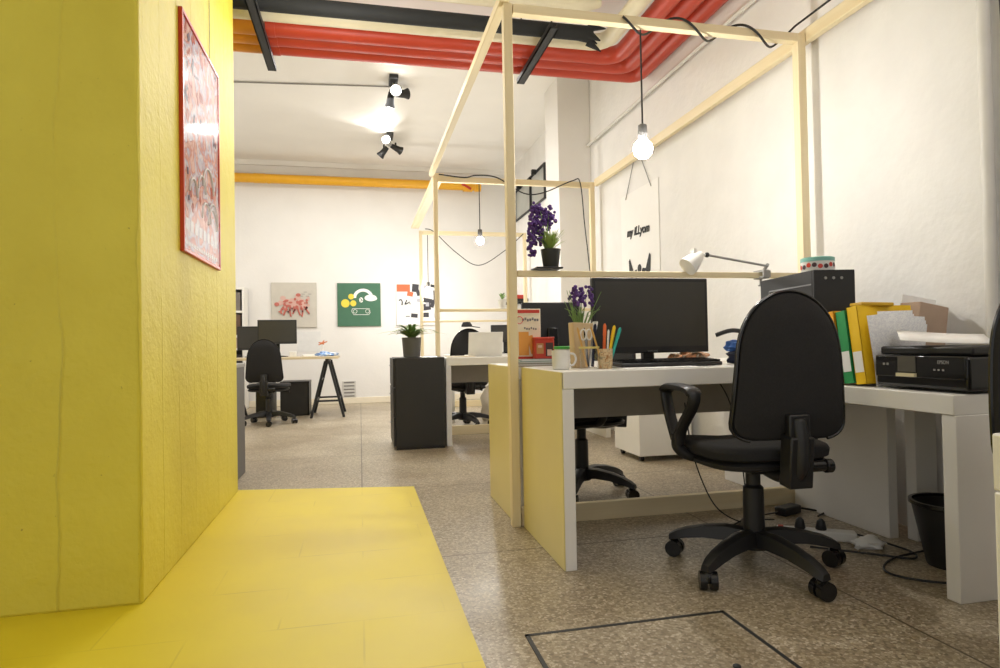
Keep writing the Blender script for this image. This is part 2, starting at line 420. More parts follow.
for a, l in ((0, .09), (1.2, .05), (2.2, .12), (3.6, .07), (5.0, .1)):
    p = Vector((1.62, 4.185+.04*cos(a), 3.04+.05*sin(a))); tn.tube([p, p+Vector((l, .02*cos(a), -.03+.03*sin(a)))], [.03, .004], 6)
tn.build('torn_flap', insul_m, t)
for i, (x, y0, y1) in enumerate(((-.615, 1.0, 4.93), (1.285, 3.93, 4.83))):
    t = thing('support_channel', ('long dark steel channel under the pipes beside the yellow wall', 'short dark steel channel under the red pipes right of the tall timber post')[i], 'channel', group='pipe support channels')
    b = MB(); b.span((x-.03, y0, 2.925), (x+.03, y1, 2.933)); b.span((x-.03, y0, 2.925), (x-.022, y1, 2.965)); b.span((x+.022, y0, 2.925), (x+.03, y1, 2.965))
    b.build('channel_bar', darkmetal_m, t)
    for y in (y0+.06, y1-.06): MB().cyl((x, y, 2.935), (x, y, ZC), .006, n=8).build('hanger_rod', darkmetal_m, t)
tag(MB().tube([(XW-.03, 1.0, 2.88), (XW-.03, 6.09, 2.88)], .016, 10).build('wall_conduit', cablew_m), 'thin white conduit running along the top of the right wall', 'conduit')
tag(MB().tube([(-4.1, 7.08, ZC-.012), (.39, 6.62, ZC-.012)], .008, 8).build('ceiling_conduit', lgrey_m), 'thin grey cable along the ceiling to the nearer spotlight', 'cable')
tag(MB().tube([(XW-.03, 1.9, 0), (XW-.03, 1.9, ZC)], .022, 12).build('wall_conduit', cablew_m), 'upright white conduit on the right wall by the picture edge', 'conduit')
tag(MB().tube(smoothpath([(XW-.02, 1.84, ZC-.02), (XW-.02, 1.845, 2.4), (XW-.02, 1.83, 1.8), (XW-.02, 1.842, 1.2), (XW-.02, 1.83, .75), (XW-.02, 1.84, .1)]), .009, 8).build('wall_cable', cable_m), 'black cable hanging beside the upright conduit on the right wall', 'cable')
t = thing('gas_pipe', 'amber yellow pipe along the top of the back wall with valve fittings', 'pipe')
MB().tube([(-4.1, 9.48, 3.285), (1.80, 9.48, 3.285)], .066, 14).build('pipe_run', gasy_m, t)
v = MB(); v.cyl((1.58, 9.48, 3.285), (1.72, 9.48, 3.285), .085); v.cyl((1.76, 9.48, 3.285), (1.85, 9.48, 3.285), .08); v.build('valve_body', gasy_m, t)
MB().box((1.62, 9.40, 3.26), (.16, .03, .03), (0, .5, 0)).build('valve_lever', redp_m, t)
v = MB(); v.cyl((-1.45, 9.48, 3.285), (-1.3, 9.48, 3.285), .07); v.ball((-1.25, 9.47, 3.26), .05); v.build('elbow', gasy_m, t)

# ceiling spotlights
def spotlight(loc, heads, label):
    t = thing('ceiling_spotlight', label, 'spotlight', loc, 0, 'ceiling spotlights')
    MB().box((0, -.02, -.02), (.09, .22, .04)).build('mounting_bar', plastic_m, t, .004)
    for (off, d, on) in heads:
        d = Vector(d).normalized(); p = Vector(off)
        hd = MB(); hd.tube([p-d*.07, p-d*.02, p+d*.04, p+d*.085], [.028, .036, .042, .058], 16); hd.tube([Vector((off[0], off[1], -.03)), p], .012, 8)
        o = hd.build('spot_head', plastic_m if not on else lgrey_m, t)
        lens = MB(); lens.cyl(p+d*.086, p+d*.09, .05, n=16); lens.build('lens', spotlit_m if on else screen_m, o)
        if on:
            L = bpy.data.lights.new('spot', 'SPOT'); L.energy = 40; L.spot_size = radians(95); L.spot_blend = .6; L.shadow_soft_size = .04; L.color = (1, .96, .9)
            lo = bpy.data.objects.new('spot_lamp', L); COL.objects.link(lo); lo.location = Vector(loc)+p+d*.11
            lo.rotation_euler = d.to_track_quat('-Z', 'Y').to_euler()
spotlight((.37, 6.46, ZC), [((.01, .02, -.11), (.15, -1, -.35), True), ((-.02, .2, -.13), (-.1, .25, -1), False), ((.08, .12, -.10), (.8, .3, .2), False)], 'ceiling spotlight nearer the red pipes, bright head toward the viewer')
spotlight((.41, 8.2, ZC), [((-.02, -.02, -.1), (-.35, -1, .1), True), ((-.06, .3, -.12), (-.7, .3, -.8), False), ((.09, .2, -.1), (.8, .3, -.3), False)], 'ceiling spotlight farther back, nearer the amber pipe')

# ------------------------------------------------------------------ timber frame
tf = thing('timber_frame', 'tall open frame of pale pine battens standing around the desks', 'frame', (.7, 2.83, 0))
def bat(name, a, b, m):
    a = Vector(a)-Vector((.7, 2.83, 0)); b = Vector(b)-Vector((.7, 2.83, 0))
    return MB().span(a, b).build(name, m, tf, .003)
rows = ((2.83, .672, 2.285), (5.85, .69, 2.29), (8.5, .80, 2.30))
for (y, xl, xr) in rows:
    zt_ = 2.43 if y < 8 else 2.40
    bat('post', (xl, y-.024, 0), (xl+.041, y+.024, zt_), wood_m)
    bat('post', (xr-.046, y-.024, .0), (xr, y+.024, zt_), wood_m)
    bat('beam', (xl+.046, y-.022, zt_-(.044 if y < 4 else .054)), (xr-.046, y+.022, zt_), woodx_m)
    bat('rail', (xl+.046, y-.02, 1.155), (xr-.046, y+.02, 1.182), woodx_m)
    bat('floor_board', (xl+.046, y-.016, 0.0), (xr-.046, y+.016, .085), woodx_m)
bat('long_beam', (.655, 2.55, 2.432), (.70, 5.87, 2.478), woody_m)
bat('long_beam', (.70, 5.88, 2.432), (.80, 8.52, 2.47), woody_m)
bat('long_beam', (2.287, 1.2, 2.39), (2.325, 5.83, 2.46), woody_m)

# cables around the beam
pts = []
for i in range(140):
    tt = i/139; a = tt*2*pi*2.6+2.9; x = 1.26+tt*.93
    pts.append((x, 2.83+.036*cos(a), 2.403+.046*sin(a)))
pts += [(2.22, 2.8, 2.46), (2.27, 2.5, 2.50), (2.30, 2.2, 2.54), (2.32, 1.6, 2.62)]
tag(MB().tube(pts, .006, 6).build('lamp_cable', cable_m), 'black cable wound around the near top beam of the timber frame', 'cable')
tag(MB().tube(smoothpath([(.74, 5.81, 2.44), (.98, 5.81, 2.42), (1.1, 5.81, 2.445), (1.3, 5.81, 2.43), (1.55, 5.80, 2.29), (1.75, 5.80, 2.30), (2.05, 5.81, 2.43), (2.13, 5.80, 2.41), (2.16, 5.78, 2.0), (2.2, 5.78, 1.6), (2.24, 5.78, 1.1), (2.22, 5.78, .4)]), .006, 6).build('lamp_cable', cable_m), 'black cable draped along the middle beam and hanging down beside the pilaster', 'cable')
tag(MB().tube(smoothpath([(.88, 8.46, 2.42), (1.0, 8.45, 2.38), (1.3, 8.44, 2.1), (1.6, 8.43, 1.93), (1.95, 8.43, 2.12), (2.25, 8.45, 2.38)]), .006, 6).build('lamp_cable', cable_m), 'thin cable sagging from the farthest beam of the frame', 'cable')

# pendant bulbs
def pendant(x, y, zb, ztop, mat, rad, label):
    t = thing('pendant_bulb', label, 'lamp', (x, y, zb), 0, 'bare pendant bulbs')
    MB().tube([(0, 0, rad+.05), (0, 0, ztop-zb)], .0045, 8).build('cord', cable_m, t)
    MB().lathe([(.012, rad+.075), (.021, rad+.07), (.023, rad+.03), (.02, rad-.004)], n=16).build('socket', dgrey_m, t)
    MB().lathe([(.001, -rad), (rad*.5, -rad*.87), (rad*.87, -rad*.5), (rad, 0), (rad*.87, rad*.5), (rad*.55, rad*.85), (.016, rad*1.05)], n=20).build('bulb', mat, t)
pendant(1.368, 2.83, 1.785, 2.376, bulb_m, .048, 'bare glowing bulb on a black cord above the near desk')
pendant(1.13, 5.85, 1.83, 2.376, bulbfar_m, .036, 'small glowing bulb hanging from the middle beam behind the tall post')
pendant(.915, 8.5, 1.585, 2.346, bulbfar_m, .045, 'farthest glowing bulb hanging before the collage poster')

# ------------------------------------------------------------------ desks
def desk(label, x0, x1, y0, y1, zt, left=white_m, panel=True, group='white panel-legged desks', th=.045, panel_y=None, name='white_desk'):
    t = thing(name, label, 'desk', (x0, y0, 0), 0, group)
    w, d = x1-x0, y1-y0
    MB().span((0.003, 0, zt-.065), (w-.003, d, zt)).build('desktop', white_m, t, .003)
    b = MB(); b.span((0, .003, 0), (th, d-.003, zt-.065)); o = b.build('end_panel', white_m, t, .003)
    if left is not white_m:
        MB().span((-.004, .004, .002), (0, d-.004, zt-.003)).build('bounce_tint_face', left, t, label='outer face tinted with yellow bounce light')  # thin sheet that carries the yellow bounce as colour
    MB().span((w-th, .003, 0), (w, d-.003, zt-.065)).build('end_panel', white_m, t, .003)
    if panel:
        py = panel_y if panel_y is not None else d-.06
        MB().span((th, py, zt-.24), (w-th, py+.018, zt-.065)).build('modesty_panel', grey_m, t)
    return t
desk('white desk with yellow bounce light coloured onto its end panel, carrying the large monitor', .727, 2.19, 2.21, 2.80, .735, ybounce_m)
desk('white desk with yellow bounce light coloured onto its end panel, standing behind the large-monitor desk', .70, 2.19, 2.875, 3.43, .735, ybounce_m, panel_y=.03)
t = thing('white_desk', 'lower white desk at the right under the printer and binders', 'desk', (1.82, 1.615, 0), 0, 'white side desks')
MB().span((0, .003, .59), (.51, .588, .655)).build('desktop', white_m, t, .003)
MB().span((.003, 0, 0), (.507, .05, .59)).build('end_panel', white_m, t, .003)
MB().span((.40, .535, 0), (.507, .585, .59)).build('end_panel', white_m, t, .003)
desk('white desk in the middle bay carrying the laptop, beside the black cabinet', .695, 2.15, 5.2, 5.80, .735)
desk('white desk in the farthest bay under the small dark monitor', .95, 2.2, 6.75, 7.35, .735)
desk('white desk corner cut off at the right edge of the picture', .693, 2.0, -.05, .574, .73, panel=False, group='white side desks')

# ------------------------------------------------------------------ office chairs
def make_chair(label, base_deg=0, arms=True):
    t = thing('office_chair', label, 'chair', group='black office chairs')
    hub = MB(); hub.lathe([(.03, .075), (.05, .08), (.052, .125), (.04, .14)], n=20)
    hub.build('hub', plastic_m, t)
    for k in range(5):
        a = radians(base_deg+72*k); d = Vector((cos(a), sin(a), 0)); s = Vector((-sin(a), cos(a), 0))
        lg = MB(); prev = None
        for q, z, wd, hh in ((.03, .120, .036, .055), (.10, .124, .034, .052), (.18, .116, .031, .044), (.25, .100, .028, .038), (.29, .086, .025, .032), (.316, .074, .018, .022)):
            c = d*q+Vector((0, 0, z))
            rg = [lg.bm.verts.new(c+s*x*wd+Vector((0, 0, y*hh/2))) for x, y in ((-1, -1), (-.7, .8), (0, 1.1), (.7, .8), (1, -1))]
            if prev: lg.skin(prev, rg)
            else: lg._f(rg[::-1])
            prev = rg
        lg._f(prev); lo = lg.build('leg', plastic_m, t)
        cm = MB(); c = d*.298
        ca = a+.9+k*.7; e = Vector((cos(ca), sin(ca), 0))
        for sg in (-1, 1): cm.tube([c+e*.006*sg+Vector((0, 0, .031)), c+e*.029*sg+Vector((0, 0, .031))], .031, 16)
        cm.tube([c+Vector((0, 0, .03)), c+Vector((0, 0, .075))], .009, 8); cm.ball(c+Vector((0, 0, .044)), .025, 10)
        cm.build('caster', plasticg_m, lo)
    MB().lathe([(.038, .12), (.036, .30), (.026, .31), (.026, .39)], n=20).build('gas_column', plastic_m, t)
    m = MB(); m.box((0, -.01, .395), (.17, .24, .045)); m.tube([(.05, .04, .385), (.20, .05, .375), (.23, .05, .37)], [.008, .008, .014], 8)
    m.build('tilt_mechanism', plastic_m, t, .006)
    # seat
    def slab(z0, z1, wx, y0, y1, name, mat, dome=0):
        b = MB(); n = 40; rows = []
        for z, k in ((z0, .90), (z0+(z1-z0)*.2, .985), (z0+(z1-z0)*.6, 1.0), (z1-.008, .97), (z1, .90)):
            rg = []
            for i in range(n):
                a = 2*pi*i/n; ex = 2/3.6
                x = wx*math.copysign(abs(cos(a))**ex, cos(a)); y = math.copysign(abs(sin(a))**ex, sin(a))
                yy = (y0+y1)/2+y*(y1-y0)/2*k
                zz = z-(.035*max(0, (yy-(y1-.12))/.12)**2 if yy > y1-.12 else 0)
                rg.append(b.bm.verts.new((x*k, yy, zz)))
            rows.append(rg)
        for i in range(len(rows)-1): b.skin(rows[i], rows[i+1])
        b._f(rows[0][::-1]); c = b.bm.verts.new((0, (y0+y1)/2, z1+dome))
        for i in range(n): b._f([rows[-1][i], rows[-1][(i+1) % n], c])
        return b.build(name, mat, t)
    slab(.392, .427, .225, -.20, .25, 'seat_shell', plastic_m)
    slab(.424, .478, .235, -.205, .26, 'seat', fabric_m, .004)
    # backrest : tall, wide at the hips, rounded top
    Z0, Z1 = .505, 1.0
    def wid(q):
        base = .212-.044*q
        if q > .55: base *= sqrt(max(0, 1-((q-.55)/.4505)**2.5))
        if q < .12: base *= .62+.38*sqrt(max(0, 1-((.12-q)/.121)**2))
        return base
    def ybk(z, x): return -.205-.035*max(0, (z-.55)/.5)+.22*x*x-.02*cos((z-.66)*5)
    def shell(off0, off1, k, name, mat, rim=False):
        b = MB(); nz, nx = 22, 14; F = []; B = []
        for i in range(nz+1):
            q = i/nz; q = .5-.5*cos(q*pi); z = Z0+(Z1-Z0)*(q*k+(1-k)/2); w_ = wid(q)*k
            fr_, bk = [], []
            for j in range(nx+1):
                s_ = -cos(j/nx*pi); x = s_*w_
                ed = max(0, 1-s_**4)*min(1, 6*q+.15)*min(1, 6*(1-q)+.15)
                y = ybk(z, x)
                fr_.append(b.bm.verts.new((x, y+off0*(.35+.65*ed), z))); bk.append(b.bm.verts.new((x, y+off1*(.35+.65*ed), z)))
            F.append(fr_); B.append(bk)
        for i in range(nz):
            for j in range(nx):
                b._f([F[i][j], F[i][j+1], F[i+1][j+1], F[i+1][j]]); b._f([B[i][j+1], B[i][j], B[i+1][j], B[i+1][j+1]])
            b._f([F[i][0], F[i+1][0], B[i+1][0], B[i][0]]); b._f([F[i+1][nx], F[i][nx], B[i][nx], B[i+1][nx]])
        for j in range(nx):
            b._f([F[0][j+1], F[0][j], B[0][j], B[0][j+1]]); b._f([F[nz][j], F[nz][j+1], B[nz][j+1], B[nz][j]])
        bmesh.ops.remove_doubles(b.bm, verts=b.bm.verts, dist=1e-5)
        o = b.build(name, mat, t)
        return o
    shell(.036, -.010, 1.0, 'backrest', fabric_m)
    shell(-.008, -.034, .965, 'back_shell', fabric_m)
    rim = []
    for i in range(61):
        q = i/60
        rim.append((q, 1))
    pr = []
    for sg in (-1, 1):
        col = []
        for i in range(31):
            q = .5-.5*cos(i/30*pi); z = Z0+(Z1-Z0)*q; x = wid(q)*sg; col.append((x, ybk(z, x)-.006, z))
        pr.append(col)
    MB().tube(pr[0]+pr[1][::-1], .0055, 6).build('edge_piping', plasticg_m, t)
    br = MB(); br.tube(smoothpath([(0, -.06, .385), (0, -.17, .375), (0, -.27, .40), (0, -.285, .50), (0, -.27, .58)]), [.0]*0 or .024, 10)
    br.box((0, -.26, .44), (.085, .06, .17), (.1, 0, 0)); br.box((0, -.268, .545), (.075, .03, .10))
    br.build('back_bracket', plastic_m, t, .012)
    kn = MB(); kn.cyl((.04, -.26, .42), (.10, -.26, .42), .018); kn.cyl((.10, -.26, .42), (.125, -.26, .42), .023); kn.build('adjuster_knob', plasticg_m, t, .003)
    if arms:
        for sg in (-1, 1):
            x = .272*sg; a = MB()
            lp = smoothpath([(x, .03, .465), (x, .01, .52), (x, -.07, .60), (x, -.095, .64), (x, -.08, .664), (x, -.02, .672), (x, .08, .672), (x, .125, .66), (x, .13, .63), (x, .10, .56), (x, .05, .48)], 6)
            prev = first = None
            for i, p in enumerate(lp):
                p = Vector(p); tg = (lp[min(i+1, len(lp)-1)]-lp[max(i-1, 0)]).normalized(); nn = Vector((0, -tg.z, tg.y))
                wd = .026 if p.z > .65 else .020; th = .013
                rg = [a.bm.verts.new(p+Vector((cx*wd, 0, 0))+nn*cy*th) for cx, cy in ((-1, -.6), (-1, .6), (-.6, 1), (.6, 1), (1, .6), (1, -.6), (.6, -1), (-.6, -1))]
                if prev: a.skin(prev, rg)
                else: first = rg
                prev = rg
            a._f(first[::-1]); a._f(prev)
            a.tube(smoothpath([(x, .04, .50), (x, .04, .45), (x-.06*sg, .035, .415), (x-.2*sg, .03, .41)]), [.021]*0 or .02, 10)
            a.build('armrest', plastic_m, t)
    return t
TH = -3
ch = make_chair('black office chair with armrests at the near desk, its back toward the viewer', 62-TH)
place(ch, (1.405, 2.06, 0), TH, ch['label'])
c2 = copy_tree(ch); place(c2, (1.20, 3.33, 0), 103, 'black office chair tucked behind the near desks, only its seat and castered base showing')
c3 = copy_tree(ch); place(c3, (1.02, 6.36, 0), 8, 'black office chair behind the white laptop in the middle bay')
c4 = copy_tree(ch); place(c4, (-1.0, 7.40, 0), -4, 'black office chair at the trestle desk by the back wall', scale=.94)
for o_ in kids(c4):
    if o_.name.startswith('armrest'): bpy.data.objects.remove(o_)
c5 = copy_tree(ch); place(c5, (1.742, 1.04, 0), 180, 'black office chair cut off at the right edge of the picture')

# ------------------------------------------------------------------ monitors
def monitor(label, w_, h_, loc, rz, zbot, tilt=0, logo=False):
    t = thing('monitor', label, 'monitor', loc, rz, 'black computer monitors')
    MB().box((0, 0, zbot+h_/2), (w_, .03, h_)).build('casing', plastic_m, t, .005)
    MB().box((0, -.0155, zbot+h_/2+.006), (w_-.03, .002, h_-.045)).build('screen', screen_m, t)
    s = MB(); s.box((0, .035, (zbot+.1)/2), (.055, .03, zbot+.1)); s.build('stand_neck', plasticg_m, t, .005)
    s = MB(); s.lathe([(.125, 0), (.125, .008), (.06, .016), (.03, .02)], (0, .03, 0), 28); s.build('stand_base', plasticg_m, t)
    if logo: text('SAMSUNG', .011, metal_m, t, (0, -.0172, zbot+.0085), (pi/2, 0, 0), 'logo')
    return t
monitor('large black monitor with a dark screen on the near desk', .565, .335, (1.275, 2.60, .735), 1.5, .055, logo=True)
monitor('black monitor behind the biscuit box on the second desk', .32, .235, (1.0, 3.22, .735), 178, .09)
monitor('small dark monitor in the farthest bay beside the post', .36, .2, (1.65, 7.05, .735), 0, .13)
monitor('black monitor on the trestle desk by the back wall', .46, .30, (-1.0, 8.2, .735), 4, .16)
monitor('second black monitor half hidden behind the one on the trestle desk', .42, .30, (-1.30, 8.42, .735), -6, .09)

# ------------------------------------------------------------------ near desk : things on it
ZT = .735
kb = thing('keyboard', 'black computer keyboard before the large monitor', 'keyboard', (1.25, 2.43, ZT+.005), 2)
MB().box((0, 0, .009), (.46, .15, .016), (radians(3), 0, 0)).build('keyboard_body', plastic_m, kb, .004)
k = MB()
for rr_ in range(6):
    for cc in range(21):
        k.box((-.215+cc*.0215, -.058+rr_*.0225, .0215+(-.058+rr_*.0225)*.052), (.018, .018, .008))
k.build('keys', plasticg_m, kb)
tag(MB().box((1.16, 2.29, ZT+.002), (.34, .10, .003), (0, 0, .05)).build('paper_pad', paper_m), 'flat white paper pad in front of the keyboard', 'paper')
# biscuit box
bb = thing('biscuit_box', 'tall white and red biscuit box beside the pine post', 'box', (.800, 2.985, ZT+.032), -4)
MB().box((0, 0, .12), (.135, .05, .25)).build('carton', cream2_m, bb, .002)
p = MB(); p.mi = 0; p.box((0, -.0258, .232), (.125, .001, .016)); p.box((0, -.0258, .006), (.125, .001, .012)); p.box((-.058, -.0258, .06), (.008, .001, .11))
p.mi = 1; p.box((-.018, -.0260, .075), (.05, .001, .115)); p.box((.022, -.0261, .07), (.03, .001, .09), (0, -.25, 0))
p.mi = 2
for i in range(7): p.box((-.02+.012*i, -.0262, .192+.004*sin(i*2)), (.009, .001, .012))
for i in range(6): p.box((-.012+.011*i, -.0262, .148+.003*cos(i*2)), (.007, .001, .009))
p.mi = 0; p.tube([(-.037+.016*cos(a*.6), -.026, .19+.018*sin(a*.6)) for a in range(11)], .002, 5)
p.build('printed_front', [redp_m, C_('biscuit_print', (226, 158, 70)), C_('grey_lettering', (120, 116, 118))], bb)
tin = thing('red_tin', 'small orange-red tin with picture panels in front of the biscuit box', 'tin', (.868, 2.925, ZT+.032), -4)
MB().box((0, 0, .048), (.098, .055, .096)).build('tin_body', redp_m, tin, .006)
MB().box((0, 0, .100), (.1, .057, .010)).build('tin_lid', C_('tin_lid_red', (206, 70, 48), .35), tin, .003)
p = MB(); p.mi = 0; p.box((-.022, -.0285, .05), (.034, .001, .05)); p.mi = 1; p.box((.024, -.0285, .045), (.036, .001, .066)); p.mi = 2; p.box((.024, -.0292, .03), (.022, .001, .03)); p.box((-.022, -.0292, .06), (.02, .001, .012))
p.build('printed_front', [C_('tan_print', (196, 142, 84)), C_('dark_print', (70, 48, 48)), C_('pale_print', (222, 190, 168))], tin)
for i, (z, m_, w_, dd) in enumerate(((0, kraft_m, .25, .2), (.012, C_('grey_green_cover', (150, 160, 140)), .235, .19), (.022, C_('pale_blue_cover', (186, 200, 206)), .22, .18))):
    bk = thing('book', ('thick brown-covered notebook at the bottom of the stack under the tin', 'grey-green book in the middle of the stack under the tin', 'pale blue book on top of the stack under the tin')[i], 'book', (.845, 2.96, ZT+z), -4+3*i, 'books under the biscuit box')
    hh = (.012, .010, .010)[i]
    c = MB(); c.box((0, 0, .001), (w_, dd, .002)); c.box((0, 0, hh-.001), (w_, dd, .002)); c.box((-w_/2+.001, 0, hh/2), (.002, dd, hh)); c.build('cover', m_, bk)
    MB().box((.001, 0, hh/2), (w_-.008, dd-.006, hh-.004)).build('pages', paper_m, bk)
mug = thing('mug', 'white mug on the near corner of the desk', 'mug', (.785, 2.40, ZT), -10); mug.scale = (.86,)*3
MB().lathe([(.034, 0), (.040, .004), (.043, .09), (.040, .09), (.036, .008), (.001, .006)], n=28, cap=False).build('mug_body', potwhite_m, mug)
MB().tube(smoothpath([(.04, 0, .075), (.062, 0, .07), (.07, 0, .045), (.058, 0, .022), (.039, 0, .018)]), .005, 8).build('handle', potwhite_m, mug)
gt = thing('green_tub', 'small tub with a bright green lid behind the mug', 'tub', (.858, 2.60, ZT)); gt.scale = (.8,)*3
MB().lathe([(.04, 0), (.045, .09), (.043, .1)], n=24).build('tub_body', potwhite_m, gt)
MB().lathe([(.048, .1), (.048, .113), (.044, .116)], n=24).build('lid', C_('green_lid', (60, 160, 66)), gt)
# lavender in a wooden pot
lv = thing('lavender_pot', 'purple lavender in a pale wooden pot by the monitor edge', 'plant', (.905, 2.52, ZT)); lv.rotation_euler[1] = radians(3)
MB().prism([(-.028, -.03, 0), (.028, -.03, 0), (.046, -.03, .19), (-.046, -.03, .19)], (0, .06, 0)).build('wooden_pot', mat_wood('pot_wood', (214, 190, 150), (196, 166, 122)), lv, .003)
MB().box((.05, 0, .10), (.006, .05, .20), (0, .16, 0)).build('white_tag', paper_m, lv)
st = MB(); fl = MB()
for i in range(34):
    a = random.uniform(0, 2*pi); rr_ = random.uniform(.0, .085); hgt = random.uniform(.06, .15); x, y = cos(a)*rr_, sin(a)*rr_*.5
    st.tube([(x*.35, y*.4, .18), (x*.7, y, .19+hgt*.4), (x*1.15, y, .19+hgt*(.5 if i % 3 else .95))], [.0022, .002, .0012], 5)
    if i % 3 == 0:
        for q in range(6): fl.ball((x*.6+random.uniform(-.012, .012), y, .225+hgt*.55+q*.008), .0085, 6)
st.build('stems', leaf_m, lv); fl.build('flowers', purple_m, lv)
pj_ = thing('pen_jar', 'clear glass jar of pens by the mug', 'jar', (.905, 2.40, ZT))
MB().lathe([(.034, 0), (.038, .003), (.040, .085), (.037, .085), (.034, .006), (.001, .005)], n=24, cap=False).build('glass_jar', glass_m, pj_)
MB().lathe([(.041, .082), (.042, .09), (.039, .09), (.038, .082)], n=24, cap=False).build('rim_band', C_('straw_band', (214, 196, 120)), pj_)
cup = thing('pencil_cup', 'brown patterned pencil cup next to the glass jar', 'cup', (.968, 2.385, ZT))
MB().lathe([(.028, 0), (.031, .08), (.028, .08), (.026, .004), (.001, .004)], n=20, cap=False).build('cup_body', mat_blotch('cup_print', [(150, 104, 60), (214, 190, 150), (120, 110, 90)], 60), cup)
pens = [('pencil', penwood_m, 'natural wood pencil leaning left in the glass jar', (.975, 2.40), (-.22, .05), .165), ('pen', plasticg_m, 'black pen upright in the glass jar', (.985, 2.41), (-.06, .1), .16),
        ('pen', navy_m, 'thick navy marker in the glass jar', (1.0, 2.405), (.10, .02), .175), ('marker', orangep_m, 'orange marker at the back of the pencil cup', (1.045, 2.395), (.06, .03), .175),
        ('highlighter', yellow_m, 'yellow highlighter in the pencil cup', (1.056, 2.388), (.22, .0), .17), ('marker', teal_m, 'teal marker leaning right in the pencil cup', (1.062, 2.382), (.32, -.04), .165),
        ('pencil', penwood_m, 'wooden pencil leaning left in the pencil cup', (1.036, 2.38), (-.3, 0), .17), ('pen', potwhite_m, 'white pen in the pencil cup', (1.05, 2.375), (.05, -.05), .15)]
for n_, m_, l_, (x, y), (tx, ty), L_ in pens:
    t = thing(n_, l_, 'pen', (x-.08, y, ZT+.008), 0, 'pens and pencils on the desk')
    d = Vector((tx, ty, 1)).normalized(); rr_ = .0065 if n_ in ('marker', 'highlighter') or m_ is navy_m else .004
    MB().tube([d*.0, d*L_*.72], rr_, 8).build('barrel', m_, t)
    MB().tube([d*L_*.72, d*L_*.95, d*L_], [rr_*1.15, rr_*1.1, rr_*.4], 8).build('cap', m_, t)
scs = thing('scissors', 'white and black handled scissors standing in the glass jar', 'scissors', (.90, 2.415, ZT+.01)); scs.scale = (.78,)*3
s_ = MB()
for sg in (-1, 1): s_.tube([(sg*.016+.016*cos(a*pi/6), 0, .165+.028*sin(a*pi/6)) for a in range(13)], .0045, 6)
s_.build('handles', potwhite_m, scs)
MB().tube([(0, 0, 0), (0, 0, .14)], [.004, .007], 6).build('blades', metal_m, scs)
# clutter right of the monitor
def lump(name, label, cat, loc, size, mat, seed, group=None):
    rnd = random.Random(seed); b = MB()
    bmesh.ops.create_icosphere(b.bm, subdivisions=3, radius=1)
    ph = [rnd.uniform(0, 6) for _ in range(6)]
    for v_ in b.bm.verts:
        q = v_.co; k_ = 1+.16*sin(5*q.x+ph[0])+.13*sin(6*q.y+ph[1]+3*q.z)+.1*sin(9*q.z+ph[2]+4*q.x)
        v_.co = Vector((q.x*size[0]*k_, q.y*size[1]*k_, max(-.62, q.z*k_)*size[2]+.62*size[2]))
    o = b.build(name, mat); o.location = loc; return tag(o, label, cat, group)
lump('cloth_pouch', 'dark navy crumpled cloth pouch right of the large monitor', 'pouch', (1.70, 2.53, ZT), (.085, .06, .05), navy_m, 3)
lump('blue_cloth', 'small bright blue cloth lying on the navy pouch', 'cloth', (1.675, 2.56, ZT+.055), (.05, .04, .03), blue_m, 5)
lump('crumpled_bag', 'crumpled beige and orange snack bag under the monitor corner', 'bag', (1.50, 2.66, ZT), (.10, .045, .04), mat_blotch('bag_print', [(220, 200, 170), (214, 150, 110), (120, 96, 70), (236, 226, 210)], 30), 8)
tag(MB().tube(smoothpath([(1.60, 2.6, ZT+.13), (1.66, 2.55, ZT+.15), (1.74, 2.50, ZT+.12), (1.80, 2.46, ZT+.05), (1.815, 2.45, ZT+.012)]), .010, 8).build('headphone_band', plastic_m), 'black curved headphone band on the pouch', 'headphones')
# lamp
lp = thing('desk_lamp', 'white swing-arm desk lamp clamped to the timber rail behind the computer tower', 'lamp', (2.0, 2.765, .718))
q = MB(); q.box((0, .055, .437), (.04, .075, .012)); q.box((0, .055, .4695), (.04, .075, .012)) ; q.box((0, .012, .4535), (.04, .012, .034)); q.cyl((0, .06, .40), (0, .06, .437), .006); q.cyl((0, .06, .395), (0, .06, .402), .014)
q.build('clamp', lgrey_m, lp, .002)
MB().cyl((0, .03, .475), (0, .0, .50), .008).build('pivot', lgrey_m, lp)
a0, a1 = Vector((0, 0, .49)), Vector((-.325, .02, .545))
MB().tube([a0, a1], .006, 10).build('upper_arm', lgrey_m, lp)
MB().ball(a1, .013, 12).build('joint', darkmetal_m, lp)
d = Vector((-.78, -.08, -.62)).normalized(); s0 = a1+Vector((-.035, 0, -.0)); 
hd = MB(); hd.tube([s0-d*.01, s0+d*.015, s0+d*.05, s0+d*.08, s0+d*.10], [.014, .028, .040, .046, .048], 22); hd.tube([a1, s0], .007, 8)
hd.box(s0+d*.03+Vector((-.015, 0, .034)), (.014, .03, .026))
hd.build('lamp_shade', potwhite_m, lp)
